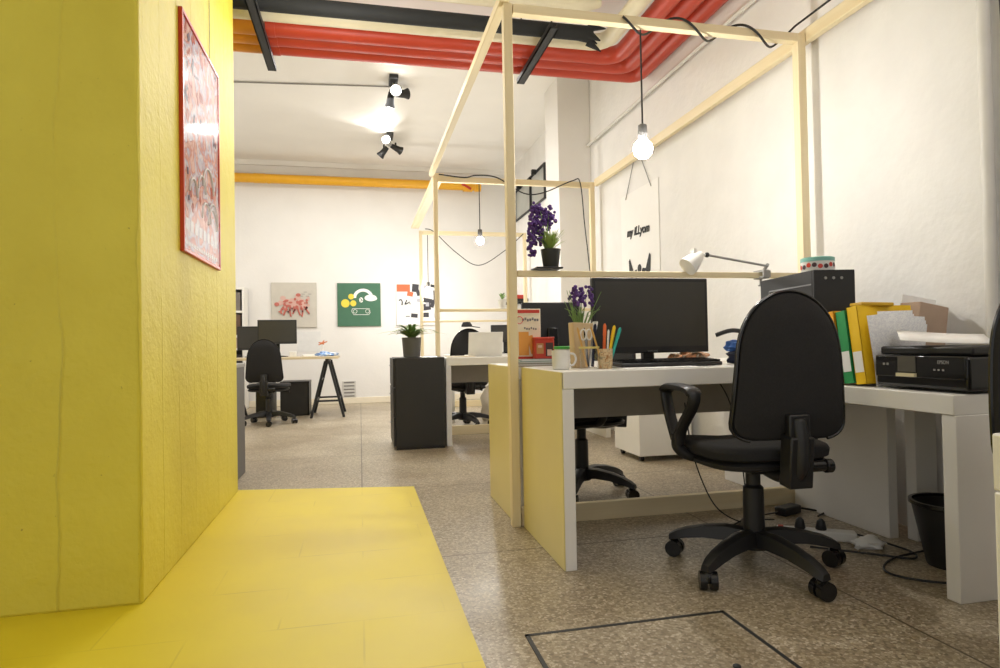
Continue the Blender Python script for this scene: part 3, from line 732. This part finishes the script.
# computer tower
pc = thing('computer_tower', 'black computer tower on the near desk behind the office chair', 'computer', (1.862, 2.275, ZT), -9)
MB().span((0, .012, 0), (.18, .47, .395)).build('case', M('tower_black', (20, 20, 21), .6), pc, .004)
MB().span((0, 0, 0), (.18, .012, .395)).build('front_panel', M('tower_front', (22, 22, 23), .5), pc, .003)
q = MB(); q.box((-.001, .20, .335), (.002, .36, .006)); q.box((-.001, .38, .22), (.002, .006, .23)); q.build('side_groove', M('groove_grey', (110, 110, 112), .4), pc)
q = MB(); [q.cyl((.05+.035*i, .0, .36), (.05+.035*i, -.004, .36), .006, n=12) for i in range(3)]; q.build('front_buttons', metal_m, pc)
ct = thing('round_tin', 'white tin with red spots and a teal lid on the computer tower', 'tin', (1.985, 2.40, ZT+.396)); ct.scale = (1.12,)*3
MB().lathe([(.058, 0), (.060, .003), (.060, .045)], n=32).build('tin_body', potwhite_m, ct)
MB().lathe([(.062, .043), (.062, .057), (.058, .06)], n=32).build('lid', C_('teal_lid', (120, 178, 166), .4), ct)
for m_, ph in ((redp_m, 0), (C_('dark_dot', (66, 40, 44)), .35)):
    b = MB()
    for i in range(9):
        a = i*2*pi/9+ph; b.cyl((.0605*cos(a), .0605*sin(a), .022+.006*(i % 2)), (.0612*cos(a), .0612*sin(a), .022+.006*(i % 2)), .009, n=12)
    b.build('spots', m_, ct)

# ------------------------------------------------------------------ lower desk : binders, printer
ZB = .655
bl = [(amber_m, 'amber lever-arch binder with white label, leftmost of the row', .0), (green_m, 'green binder with white label between the two yellow ones', .052), (yellow_m, 'bright yellow binder with a white label next to the papers', .104)]
for i, (m_, l_, off) in enumerate(bl):
    t = thing('binder', l_, 'binder', (1.855+.004*i, 2.172-off*1.08, ZB), -90, 'binders beside the printer'); t.rotation_euler[1] = radians(-8); t.location.z = ZB+.006
    wd = (.050, .050, .052)[i]; H_ = (.285, .285, .30)[i]
    b = MB(); b.span((0, 0, 0), (.002, .25, H_)); b.span((wd-.002, 0, 0), (wd, .25, H_)); b.span((0, 0, 0), (wd, .003, H_)); b.build('cover', m_, t)
    MB().span((.004, .006, .004), (wd-.004, .24, H_-.012)).build('pages', paper_m, t)
    MB().span((.005, -.0012, .045), (wd-.005, 0, .125)).build('spine_label', paper_m, t)
tag(MB().box((1.96, 2.08, ZB+.315), (.12, .10, .014), (0, .04, -.3)).build('yellow_folder', C_('ochre_folder', (200, 158, 30)), None, .004), 'ochre yellow folder lying across the tops of the binders', 'folder')
scrib = mat_blotch('scribbled_paper', [(250, 250, 249), (252, 252, 251), (232, 232, 236), (252, 252, 251), (250, 250, 250)], 70, .8)
for i, (x, y, rz, tilt) in enumerate(((1.955, 1.985, 4, -5), (2.0, 1.995, 2, -1), (2.05, 2.0, 4, 3))):
    b = MB(); n = 10
    for k_ in range(3):
        prev = None
        for j in range(n+1):
            q = j/n; x_ = (q-.5)*.14; yy = .004*sin(q*5+i)+k_*.003
            pr_ = [b.bm.verts.new((x_, yy, 0)), b.bm.verts.new((x_+.01*(k_-1), yy-.02*(q-.5), (.275, .285, .265)[i]-.014*k_))]
            if prev: b._f([prev[0], pr_[0], pr_[1], prev[1]])
            prev = pr_
    o = b.build('loose_papers', scrib); o.location = (x, y, ZB+.001); o.rotation_euler = (0, radians(tilt), radians(rz))
    tag(o, ('curled sheaf of printed papers leaning on the yellow binder', 'middle sheaf of white papers behind the printer', 'sheaf of papers standing against the cardboard box')[i], 'papers', 'standing papers behind the printer')
cb = thing('cardboard_box', 'brown cardboard box tilted behind the printer', 'box', (2.205, 2.095, ZB), 4)
MB().box((0, 0, .165), (.15, .09, .30), (0, .16, 0)).build('carton', kraft_m, cb, .003)
MB().box((.035, .05, .19), (.18, .006, .32), (0, .14, 0)).build('white_sheet', paper_m, cb)
pr = thing('printer', 'black flatbed printer on the lower white desk', 'printer', (2.035, 1.785, ZB), -90); pr.scale = (.80, 1, 1)
MB().box((0, .0, .065), (.455, .34, .11)).build('printer_body', plasticg_m, pr, .012)
MB().box((0, .01, .138), (.45, .32, .03)).build('scanner_lid', plastic_m, pr, .008)
MB().box((-.0, -.172, .083), (.44, .008, .075)).build('control_panel', M('panel_black', (20, 20, 21), .15), pr, .003)
MB().box((-.05, -.177, .092), (.09, .004, .055)).build('display', M('grey_display', (84, 82, 76), .3), pr)
MB().box((-.05, -.180, .054), (.095, .012, .012)).build('tray_handle', M('ivory_plastic', (214, 204, 170), .4), pr)
text('EPSON', .017, lgrey_m, pr, (.125, -.1768, .10), (pi/2, 0, 0), 'logo')
q = MB(); [q.box((.085+.02*i, -.177, .075), (.008, .003, .006)) for i in range(3)]; [q.box((-.17+.02*i, -.177, .09), (.01, .003, .008)) for i in range(2)]; q.build('buttons', lgrey_m, pr)
sh = MB(); n = 8; prev = None
for j in range(n+1):
    q_ = j/n; row = [sh.bm.verts.new((-.13+.26*q_, y, .004+.016*(1-q_)**2+(.006 if y > 0 else 0)*(1-q_))) for y in (-.1, .1)]
    if prev: sh._f([prev[0], row[0], row[1], prev[1]])
    prev = row
o = sh.build('paper_sheet', paper_m); o.location = (1.985, 1.80, ZB+.172); o.rotation_euler = (radians(9), radians(0), radians(-42)); tag(o, 'loose white sheet lying on top of the printer', 'paper')
so = o.modifiers.new('thick', 'SOLIDIFY'); so.thickness = .0015
# waste bin
wb = thing('waste_bin', 'black wastepaper bin under the lower white desk', 'bin', (2.11, 1.90, 0))
MB().lathe([(.078, 0), (.08, .004), (.124, .225), (.120, .225), (.077, .008), (.001, .006)], n=32, cap=False).build('bin_body', plastic_m, wb)
MB().lathe([(.124, .217), (.132, .223), (.132, .236), (.120, .236), (.120, .217)], n=32, cap=False).build('rim', plasticg_m, wb)
# power strip, papers, cables on the floor
ps = thing('power_strip', 'white power strip with a red switch on the floor behind the chair', 'power strip', (1.86, 2.30, 0), -32)
MB().box((0, 0, .02), (.30, .055, .04)).build('strip_body', potwhite_m, ps, .006)
MB().box((-.135, 0, .042), (.02, .022, .008)).build('switch', redp_m, ps)
for x in (-.06, .02): MB().lathe([(.02, .04), (.022, .044), (.016, .075), (.006, .085)], (x, 0, 0), 16).build('plug', plastic_m, ps)
lump('crumpled_paper', 'crumpled white paper beside the power strip', 'paper', (1.985, 2.15, 0), (.07, .05, .025), paper_m, 21)
ad = thing('power_adapter', 'black power adapter brick on the floor under the near desk', 'adapter', (2.0, 2.66, 0), 20)
MB().box((0, 0, .02), (.13, .06, .04)).build('brick', plastic_m, ad, .006)
MB().tube(smoothpath([(.06, 0, .02), (.12, -.03, .01), (.13, -.1, .008), (.05, -.12, .008)]), .005, 6).build('lead', cable_m, ad)
for i, (pts_, l_) in enumerate((([(1.74, 2.38, .02), (1.6, 2.5, .007), (1.75, 2.62, .007), (1.93, 2.64, .018)], 'black cable between the power strip and the adapter brick'),
    ([(1.99, 2.22, .03), (2.08, 2.06, .007), (2.02, 1.98, .007), (1.92, 2.06, .007), (1.75, 2.2, .007)], 'black cable curling from the power strip toward the bin'),
    ([(2.28, 2.0, .007), (1.99, 1.765, .007), (1.86, 1.80, .007), (1.82, 1.90, .007), (1.95, 2.0, .007), (2.2, 2.05, .007)], 'thin black cable looping on the floor around the bin'),
    ([(1.66, 2.70, .66), (1.70, 2.66, .55), (1.73, 2.63, .35), (1.75, 2.62, .12), (1.78, 2.60, .02), (1.86, 2.57, .007)], 'black cable dangling below the desk right behind the chair column'),
    ([(1.49, 2.70, .55), (1.49, 2.66, .38), (1.52, 2.63, .22), (1.58, 2.60, .08), (1.68, 2.58, .012), (1.78, 2.6, .006)], 'thin cable hanging under the desk, nearest the chair armrest'))):
    tag(MB().tube(smoothpath(pts_), (.004 if i < 3 else .003), 6).build('floor_cable', cable_m), l_, 'cable', 'cables under the desk')
# drawer pedestal under second desk
dp = thing('drawer_pedestal', 'white rolling drawer pedestal under the second desk', 'cabinet', (2.09, 4.48, 0), 180)
MB().box((0, .2, .29), (.40, .44, .50)).build('pedestal_body', white_m, dp, .004)
for i in range(3): MB().box((0, -.024, .13+.16*i), (.38, .012, .15)).build('drawer_front', white_m, dp, .003)
for sx in (-1, 1):
    for sy in (.04, .36): 
        q = MB(); q.tube([(sx*.16-.012, sy, .02), (sx*.16+.012, sy, .02)], .02, 12); q.tube([(sx*.16, sy, .02), (sx*.16, sy, .045)], .006, 6); q.build('caster', plastic_m, dp)

# ------------------------------------------------------------------ wall poster behind
po = thing('wall_poster', 'white hand-lettered poster hung by strings on the right wall', 'poster', (XW-.006, 4.98, 0))
MB().span((0, -.37, 1.05), (.004, .37, 2.16)).build('sheet', M('poster_sheet', (238, 236, 231), .6, var=.01), po)
q = MB()
for sg in (-1, 1): q.tube([(-.004, sg*.25, 2.12), (-.004, sg*.06, 2.43)], .004, 5)
q.cyl((-.008, 0, 2.44), (.004, 0, 2.44), .012, n=10); q.build('string', lgrey_m, po)
blk = C_('black_ink', (28, 27, 27), .7)
text('my iLLyom', .10, blk, po, (-.003, .02, 1.80), (pi/2, radians(3), -pi/2), 'lettering', .0008, shear=.2, bold=.004)
b = MB()
for sg in (-1, 1):
    pts2 = [(.02, -.05), (.06, .01), (.12, .0), (.19, .12), (.215, .10), (.205, -.03), (.15, -.06), (.12, -.02), (.07, -.07)]
    b.prism([(-.002, sg*y*1.0, 1.46+z) for y, z in pts2], (-.001, 0, 0))
b.ball((-.003, 0, 1.47), .04, 10, (.06, 1, 1)); b.build('ink_wings', blk, po)

# ------------------------------------------------------------------ plants
def blades(mb, c, n, rmin, rmax, h0, h1, w_, rnd, droop=.4):
    for i in range(n):
        a = rnd.uniform(0, 2*pi); L_ = rnd.uniform(rmin, rmax); hh = rnd.uniform(h0, h1); d_ = Vector((cos(a), sin(a), 0)); s_ = Vector((-sin(a), cos(a), 0))
        prev = None
        for j in range(7):
            q = j/6; p_ = Vector(c)+d_*L_*q**1.2+Vector((0, 0, hh*(q*(1+droop)-droop*1.0*q*q*1.6)))
            ww = w_*(1-(2*q-1)**2*.75)*(1 if q < .99 else .1)
            pr_ = [mb.bm.verts.new(p_-s_*ww), mb.bm.verts.new(p_+Vector((0, 0, -.15*ww))), mb.bm.verts.new(p_+s_*ww)]
            if prev:
                mb._f([prev[0], pr_[0], pr_[1], prev[1]]); mb._f([prev[1], pr_[1], pr_[2], prev[2]])
            prev = pr_
rnd = random.Random(4)
gp = thing('potted_grass', 'black pot of grass with trailing purple flowers on the near rail', 'plant', (.885, 2.83, 1.189))
MB().box((-.02, 0, .004), (.13, .1, .008)).build('saucer', plastic_m, gp, .002)
MB().lathe([(.034, .008), (.036, .01), (.046, .085), (.048, .095), (.042, .095), (.040, .08), (.001, .08)], n=24, cap=False).build('pot', potblack_m, gp)
b = MB(); blades(b, (0, 0, .08), 110, .02, .085, .06, .125, .0036, rnd, .2); b.build('grass', leafl_m, gp)
b = MB(); sm = MB()
for i in range(13):
    a = rnd.uniform(0, 6.28); base = Vector((-.02, .01, .09))
    tip = Vector((rnd.uniform(-.085, .005), rnd.uniform(-.03, .03), rnd.uniform(.16, .28)))
    sm.tube(smoothpath([base, base*.4+tip*.6+Vector((0, 0, .02)), tip], 5), .002, 5)
    for k_ in range(16): b.ball(tip+Vector((rnd.uniform(-.026, .026), rnd.uniform(-.02, .02), rnd.uniform(-.05, .03))), rnd.uniform(.006, .011), 6)
dr = smoothpath([(-.02, .0, .1), (-.05, -.02, .26), (-.085, -.03, .28), (-.10, -.03, .18), (-.10, -.03, .06)], 8); sm.tube(dr, .002, 5)
for p_ in dr[10:]:
    for k_ in range(5): b.ball(p_+Vector((rnd.uniform(-.016, .016), rnd.uniform(-.014, .014), rnd.uniform(-.01, .01))), rnd.uniform(.006, .010), 6)
sm.build('stems', leaf_m, gp); b.build('flowers', purple_m, gp)

cbn = thing('black_cabinet', 'black drawer cabinet beside the middle white desk with a plant on it', 'cabinet', (.47, 5.13, 0))
MB().span((-.195, 0, 0.02), (.205, .55, .745)).build('cabinet_body', black_m, cbn, .003)
MB().span((-.19, .01, 0), (.20, .54, .02)).build('plinth', plastic_m, cbn)
for i in range(3):
    d_ = MB().span((-.213, .01, .03+.24*i), (-.196, .54, .26+.24*i)).build('drawer', black_m, cbn, .002)
    MB().tube([(-.213, .22, .20+.24*i), (-.226, .23, .20+.24*i), (-.226, .32, .20+.24*i), (-.213, .33, .20+.24*i)], .005, 6).build('handle', metal_m, d_)
pp = thing('potted_plant', 'leafy green plant in a grey pot on the black cabinet', 'plant', (.425, 5.32, .747))
MB().lathe([(.066, 0), (.07, .003), (.082, .16), (.084, .165), (.076, .165), (.072, .14), (.001, .14)], n=28, cap=False).build('pot', potgrey_m, pp)
b = MB(); blades(b, (0, 0, .13), 80, .06, .20, .10, .22, .015, rnd, .6); b.build('leaves', leaf_m, pp)
b = MB(); blades(b, (0, 0, .14), 9, .22, .32, .10, .16, .014, rnd, .9); b.build('trailing_leaves', leafl_m, pp)
fp = thing('small_pot', 'tiny plant in a white pot on the middle rail behind the tall post', 'plant', (1.335, 5.85, 1.189))
MB().lathe([(.03, 0), (.042, .08), (.038, .08), (.001, .07)], n=18, cap=False).build('pot', potwhite_m, fp)
b = MB(); blades(b, (0, 0, .07), 22, .02, .07, .04, .1, .006, rnd, .3); b.build('leaves', leaf_m, fp)

# ------------------------------------------------------------------ middle bay
lt = thing('laptop', 'white laptop opened with its lid toward the viewer on the middle desk', 'laptop', (1.09, 5.50, ZT))
MB().box((0, .10, .008), (.31, .21, .014)).build('laptop_base', potwhite_m, lt, .004)
MB().box((0, -.035, .115), (.31, .008, .21), (radians(14), 0, 0)).build('lid', potwhite_m, lt, .004)
tag(MB().box((.85, 5.42, ZT+.006), (.24, .17, .01)).build('closed_notebook', cream2_m, None, .002), 'thin cream notebook lying left of the laptop', 'notebook')
cp = thing('cap', 'small black cap sitting on top of the chair behind the laptop', 'cap', (1.03, 6.10, 1.02))
MB().lathe([(.055, 0), (.052, .02), (.035, .045), (.001, .05)], n=18).build('crown', fabric_m, cp)
MB().prism([(.02, -.035, .004), (.13, -.02, -.012), (.13, .02, -.012), (.02, .035, .004)], (0, 0, .006)).build('brim', fabric_m, cp)
lump('paper_bag', 'crumpled pale paper bag on the floor under the middle desk', 'bag', (1.46, 6.85, 0), (.13, .08, .26), M('pale_bag', (206, 196, 176), .8), 31)

# far shelf with red box
sf = thing('wall_shelf', 'small black wall shelf on the far right wall', 'shelf', (XW, 9.05, 1.47))
MB().span((-.16, -.4, -.02), (0, .4, .02)).build('shelf_board', plastic_m, sf)
q = MB(); [q.prism([(0, y, -.02), (-.14, y, -.02), (0, y, -.12)], (0, .02, 0)) for y in (-.3, .3)]; q.build('bracket', darkmetal_m, sf)
tag(MB().span((2.22, 8.85, 1.491), (2.34, 9.25, 1.56)).build('red_box', redp_m, None, .005), 'red box on the small black wall shelf', 'box')

# ------------------------------------------------------------------ back wall pictures
def canvas(label, x0, x1, z0, z1, bg, cat='picture', name='wall_canvas'):
    t = thing(name, label, cat, ((x0+x1)/2, YB, (z0+z1)/2), 0, 'pictures on the back wall')
    MB().box((0, -.014, 0), (x1-x0, .026, z1-z0)).build('canvas', bg, t, .003)
    return t
t = canvas('beige canvas with a red and pink creature drawing, above the trestle desk', -1.25, -.615, 1.14, 1.80, M('beige_canvas', (196, 190, 178), .7))
b = MB()
def disc(mb, x, z, rx, rz, y=-.029, n=18): mb.prism([(x+rx*cos(2*pi*i/n), y, z+rz*sin(2*pi*i/n)) for i in range(n)], (0, -.001, 0))
rn2 = random.Random(2)
b.mi = 0
for i in range(34): disc(b, max(-.2, min(.2, rn2.gauss(0, .1))), .03+rn2.gauss(0, .05), rn2.uniform(.02, .06), rn2.uniform(.02, .04), -.029-.0002*i)
b.mi = 1
for i in range(26): disc(b, max(-.24, min(.24, rn2.gauss(0, .12))), .02+rn2.gauss(0, .06), rn2.uniform(.012, .035), rn2.uniform(.01, .03), -.037-.0002*i)
for i in range(7):
    x = -.18+.06*i; b.tube(smoothpath([(x*.8, -.034, -.02), (x, -.034, -.08), (x*1.08+.02*(-1)**i, -.034, -.13-.02*(i % 3))]), [.016]*0 or .013, 6)
b.mi = 2
for i in range(9): disc(b, rn2.uniform(-.2, .2), -.07+rn2.uniform(-.05, .05), .012, .015, -.046)
b.mi = 3
for i in range(5): b.box((.1+.05*i*.6, -.03, .13+.03*(i % 3)), (.05, .001, .006))
b.build('print', [C_('pale_rose', (208, 170, 158), .7), C_('brick_red', (186, 104, 92), .7), C_('dark_red', (96, 40, 40), .7), C_('ink_grey', (110, 105, 102), .7)], t)
t = canvas('green canvas with a white arc, yellow circles and an outlined block', -.32, .312, 1.15, 1.795, M('green_canvas', (66, 108, 84), .7))
b = MB(); b.mi = 0
arc = [(-.09+.15*(1-cos(pi*i/14)), .10+.14*sin(pi*i/14)) for i in range(15)]
arcp = [(x, -.029, z) for x, z in arc]
for i in range(14):
    (x0, z0), (x1, z1) = arc[i], arc[i+1]; cx, cz = .06, .10
    def inn(x, z): return (cx+(x-cx)*.68, cz+(z-cz)*.68)
    a_, c_ = inn(x0, z0), inn(x1, z1); b.quad([(x0, -.0285, z0), (x1, -.0285, z1), (c_[0], -.0285, c_[1]), (a_[0], -.0285, a_[1])])
disc(b, .17, .10, .09, .05); disc(b, .21, .09, .055, .032, -.0295); disc(b, .03, .07, .028, .04); 
q_ = [(-.10+.02, -.10), (.18, -.10)]
b.tube([(-.10, -.03, -.06), (-.11, -.03, -.10), (-.08, -.03, -.15), (.14, -.03, -.15), (.16, -.03, -.12), (.15, -.03, -.06), (-.10, -.03, -.06)], .004, 5)
for x in (-.06, .12): b.tube([(x+.028*cos(a*pi/6), -.03, -.10+.028*sin(a*pi/6)) for a in range(13)], .0035, 5)
b.mi = 1
for x, z, rr_ in ((-.20, .02, .062), (-.115, .12, .042), (-.085, .02, .045)): disc(b, x, z, rr_, rr_, -.030)
b.mi = 2; b.box((.035, -.031, .075), (.05, .001, .008), (0, .8, 0)); b.box((.03, -.031, .06), (.008, .001, .05), (0, .3, 0))
b.build('print', [C_('canvas_white', (232, 232, 226), .7), C_('canvas_yellow', (226, 204, 72), .7), C_('canvas_dark', (46, 78, 60), .7)], t)
t = canvas('white collage poster of orange and black scraps behind the far bulb', .545, 1.204, 1.15, 1.815, M('collage_paper', (226, 224, 220), .7), 'poster', 'collage_poster')
b = MB()
b.mi = 0; b.box((-.22, -.029, .24), (.2, .001, .11)); b.box((-.12, -.0292, .15), (.09, .001, .07), (0, .2, 0))
b.mi = 1
for x, z, w_, h_, ro in ((-.04, .24, .1, .12, .1), (.0, .17, .05, .1, -.3), (.13, .05, .16, .07, .2), (.12, -.05, .14, .1, -.15), (.1, -.17, .12, .07, 0), (-.06, -.18, .1, .06, .1), (.22, .0, .06, .12, .3), (.26, .13, .05, .15, 0), (-.16, -.19, .06, .012, 0), (.24, .27, .1, .04, .2)):
    b.box((x, -.029-.0002*abs(x), z), (w_, .001, h_), (0, ro, 0))
b.mi = 2
for x, z, w_, h_, ro in ((.1, .24, .16, .1, 0), (.02, .05, .08, .05, .2), (.14, -.01, .05, .06, 0), (.28, -.12, .06, .2, .1)):
    b.box((x, -.0295, z), (w_, .001, h_), (0, ro, 0))
b.mi = 1
b.tube(smoothpath([(-.29, -.03, .05), (-.26, -.03, .065), (-.24, -.03, .03), (-.245, -.03, -.02)]), .01, 6); b.tube([(-.17, -.03, .06), (-.20, -.03, -.01)], .01, 6); b.tube([(-.19, -.03, -.01), (-.13, -.03, .03), (-.12, -.03, -.01)], .009, 6)
b.build('print', [C_('collage_orange', (206, 104, 66), .7), C_('collage_black', (56, 54, 58), .7), C_('collage_grey', (172, 172, 178), .7)], t)
vt = thing('wall_vent', 'white slatted vent low on the back wall', 'vent', (-.165, YB, .215))
MB().box((0, -.008, 0), (.20, .014, .25)).build('vent_frame', M('vent_white', (206, 203, 196), .5), vt, .003)
q = MB(); [q.box((0, -.018, -.10+.05*i), (.15, .008, .02), (.4, 0, 0)) for i in range(5)]; q.build('slats', lgrey_m, vt)

# red framed poster on the yellow wall
rp = thing('framed_poster', 'red framed poster of pink and grey figures behind glass on the yellow wall', 'picture', (-.712, 3.122, 1.752))
W2, H2 = .337, .497
q = MB()
for sg in (-1, 1): q.span((0, sg*W2-.008, -H2-.008), (.017, sg*W2+.008, H2+.008)); q.span((0, -W2, sg*H2-.008), (.017, W2, sg*H2+.008))
q.build('picture_frame', frame_red_m, rp, .002)
art = mat_blotch('poster_print', [(206, 140, 108), (216, 182, 170), (196, 122, 100), (176, 172, 190), (214, 202, 200), (184, 98, 74)], 11, .6)
q = MB(); rn3 = random.Random(9); q.mi = 3; q.span((.004, -W2, -H2), (.010, W2, H2)); q.mi = 0
for i in range(6):
    cy, cz = rn3.uniform(-.25, .25), rn3.uniform(-.32, .05); rr_ = rn3.uniform(.06, .12)
    q.tube([(.012, cy+rr_*cos(a*pi/10), cz+rr_*sin(a*pi/10)) for a in range(11)], .006, 5)
for i in range(8): q.box((.0105, -.27+.075*i, -.38), (.001, .05, .05))
for i in range(14): q.box((.0105, -.28+.042*i, -.46), (.001, .03, .018))
q.mi = 1
for i in range(26): q.box((.0108, rn3.uniform(-.3, .3), rn3.uniform(-.3, .48)), (.001, rn3.uniform(.015, .06), rn3.uniform(.015, .06)), (rn3.uniform(0, 3), 0, 0))
q.mi = 2
for i in range(18): q.box((.0112, rn3.uniform(-.3, .3), rn3.uniform(-.3, .48)), (.001, rn3.uniform(.01, .03), rn3.uniform(.02, .07)), (rn3.uniform(0, 3), 0, 0))
q.build('print', [C_('poster_white', (206, 200, 200), .5, spec=.05), C_('poster_rust', (172, 80, 56), .5, spec=.05), C_('poster_slate', (96, 84, 98), .5, spec=.05), art], rp)
MB().quad([(.0155, -W2, -H2), (.0155, W2, -H2), (.0155, W2, H2), (.0155, -W2, H2)]).build('glass', picglass_m, rp)
q = MB(); q.tube([(.004, .2, H2), (.004, .2, H2+.35)], .0015, 5); q.build('hanging_wire', lgrey_m, rp)

# ------------------------------------------------------------------ far left : cabinet, bookcase, trestle desk
dc = thing('low_cabinet', 'dark grey low cabinet standing behind the yellow wall', 'cabinet', (-1.25, 3.99, 0))
MB().span((0, 0, 0), (.475, .585, .72)).build('cabinet_body', dgrey_m, dc, .003)
MB().span((-.005, 0, .72), (.48, .59, .745)).build('cabinet_top', lgrey_m, dc, .003)
bc = thing('bookcase', 'white bookcase against the back wall seen past the yellow wall', 'bookcase', (-2.0, 9.3, 0))
for x in (-.42, .42): MB().box((x, .13, .85), (.03, .3, 1.7)).build('side_panel', white_m, bc, .002)
for z in (.02, .42, .84, 1.02, 1.36, 1.685): MB().box((0, .13, z), (.81, .29, .03)).build('shelf', white_m, bc)
MB().box((0, .285, .85), (.84, .01, 1.7)).build('back_panel', dgrey_m, bc)
bcs = [(.44, .32, C_('dark_spine', (52, 48, 50)), 'dark box file on the lower bookcase shelf'), (.86, .14, kraft_m, 'brown storage box on the middle bookcase shelf'), (1.04, .28, C_('umber_box', (98, 74, 60)), 'umber archive box on the upper bookcase shelf'), (1.38, .25, C_('grey_box', (120, 112, 106)), 'grey storage box on the top bookcase shelf')]
for z, hh, m_, l_ in bcs:
    tag(MB().span((-1.95, 9.30, z-.005), (-1.62, 9.54, z+hh)).build('storage_box', m_, None, .003), l_, 'box', 'boxes in the bookcase')
td = thing('trestle_desk', 'pale topped desk on black trestles by the back wall', 'desk', (-1.05, 8.12, 0))
MB().span((-.85, -.37, .705), (.79, .37, .732)).build('desktop', M('birch_top', (214, 196, 160), .4), td, .002)
for x in (-.55, .66):
    tr = MB().span((x-.02, -.33, .66), (x+.02, .33, .704)).build('trestle', M('trestle_black', (34, 33, 33), .5), td, .002)
    for y in (-.29, .29):
        for sg in (-1, 1): MB().tube([(x+sg*.02, y, .68), (x+sg*.19, y+(.03 if y > 0 else -.03), 0)], .016, 8).build('trestle_leg', darkmetal_m, tr)
    q = MB()
    for sg in (-1, 1): q.tube([(x+sg*.135, -.305, .2), (x+sg*.135, .305, .2)], .012, 8)
    for y in (-.3, .3): q.tube([(x-.135, y, .2), (x+.135, y, .2)], .012, 8)
    q.tube([(x-.075, -.3, .45), (x-.075, .3, .45)], .01, 8); q.build('cross_bar', darkmetal_m, tr)
cr = thing('storage_crate', 'dark storage crate pushed under the middle of the trestle desk', 'crate', (-.80, 8.36, 0))
q = MB(); q.span((-.17, -.2, 0), (.17, .2, .012))
for a_, b_ in (((-.17, -.2), (.17, -.188)), ((-.17, .188), (.17, .2)), ((-.17, -.2), (-.158, .2)), ((.158, -.2), (.17, .2))): q.span((a_[0], a_[1], 0), (b_[0], b_[1], .40))
q.build('crate_body', black_m, cr)
MB().span((-.175, -.205, .40), (.175, .205, .425)).build('lid', plastic_m, cr, .004)
ub = thing('computer_tower', 'black computer tower on the floor under the trestle desk', 'computer', (-1.15, 8.3, 0))
MB().box((0, 0, .21), (.19, .42, .42)).build('case', plastic_m, ub, .004); MB().box((0, -.213, .21), (.18, .008, .41)).build('front_panel', plasticg_m, ub, .002)
tag(MB().box((-.62, 7.98, .735+.012), (.13, .18, .022), (0, 0, .2)).build('paper_stack', paper_m, None, .002), 'small stack of white paper on the trestle desk', 'paper')
tag(MB().box((-.79, 7.9, .735+.035), (.08, .06, .068)).build('white_carton', potwhite_m, None, .006), 'small white carton at the foot of the far monitor', 'box')
lump('blue_cloth', 'blue and white cloth at the right end of the trestle desk', 'cloth', (-.42, 8.12, .733), (.13, .08, .035), mat_blotch('blue_white', [(70, 110, 180), (150, 180, 220), (236, 236, 240)], 14, .8), 41)
orn = thing('desk_ornament', 'tiny orange flower-like ornament on a white stand on the trestle desk', 'ornament', (-.47, 8.35, .733))
MB().lathe([(.05, 0), (.05, .01), (.008, .02), (.006, .16)], n=16).build('stand', potwhite_m, orn)
q = MB()
for a in range(5): q.tube([(0, 0, .165), (.06*cos(a*1.2566), .02*sin(a*1.2566), .17+.03*sin(a*1.2566+.5))], [.012, .006], 6)
q.build('petals', C_('rust_orange', (196, 110, 60)), orn)
tag(MB().box((-.73, YB-.002, .93), (.33, .004, .30)).build('pinned_sheet', M('plan_sheet', (222, 221, 218), .7), None), 'pale sheet pinned on the back wall right of the far monitor', 'paper')

# ------------------------------------------------------------------ light
wd_ = bpy.data.worlds.new('world'); scene.world = wd_; wd_.use_nodes = True
wd_.node_tree.nodes['Background'].inputs[0].default_value = (1, .99, .98, 1); wd_.node_tree.nodes['Background'].inputs[1].default_value = .68
def point(x, y, z, e, s=.25, c=(1, .985, .965)):
    L = bpy.data.lights.new('lamp', 'POINT'); L.energy = e; L.shadow_soft_size = s; L.color = c
    o = bpy.data.objects.new('fill_light', L); COL.objects.link(o); o.location = (x, y, z)  # added soft fill, no fixture hangs here
def area(x, y, z, e, sx, sy, c=(1, .985, .965)):
    L = bpy.data.lights.new('lamp', 'AREA'); L.shape = 'RECTANGLE'; L.size = sx; L.size_y = sy; L.energy = e; L.color = c
    o = bpy.data.objects.new('overhead_fill', L); COL.objects.link(o); o.location = (x, y, z)  # unseen overhead panel of light, added to brighten the back of the room
area(-.4, 7.2, 3.45, 80, 2.5, 2.5)
point(.0, 6.4, 1.9, 16, .3)
point(-.1, 3.7, 2.75, 22, .35)
point(1.6, .2, 2.5, 28, .35)
point(-2.6, 7.0, 2.2, 32, .3)

vs = scene.view_settings
vs.view_transform = 'Standard'; vs.look = 'None'; vs.exposure = 0; vs.gamma = 1
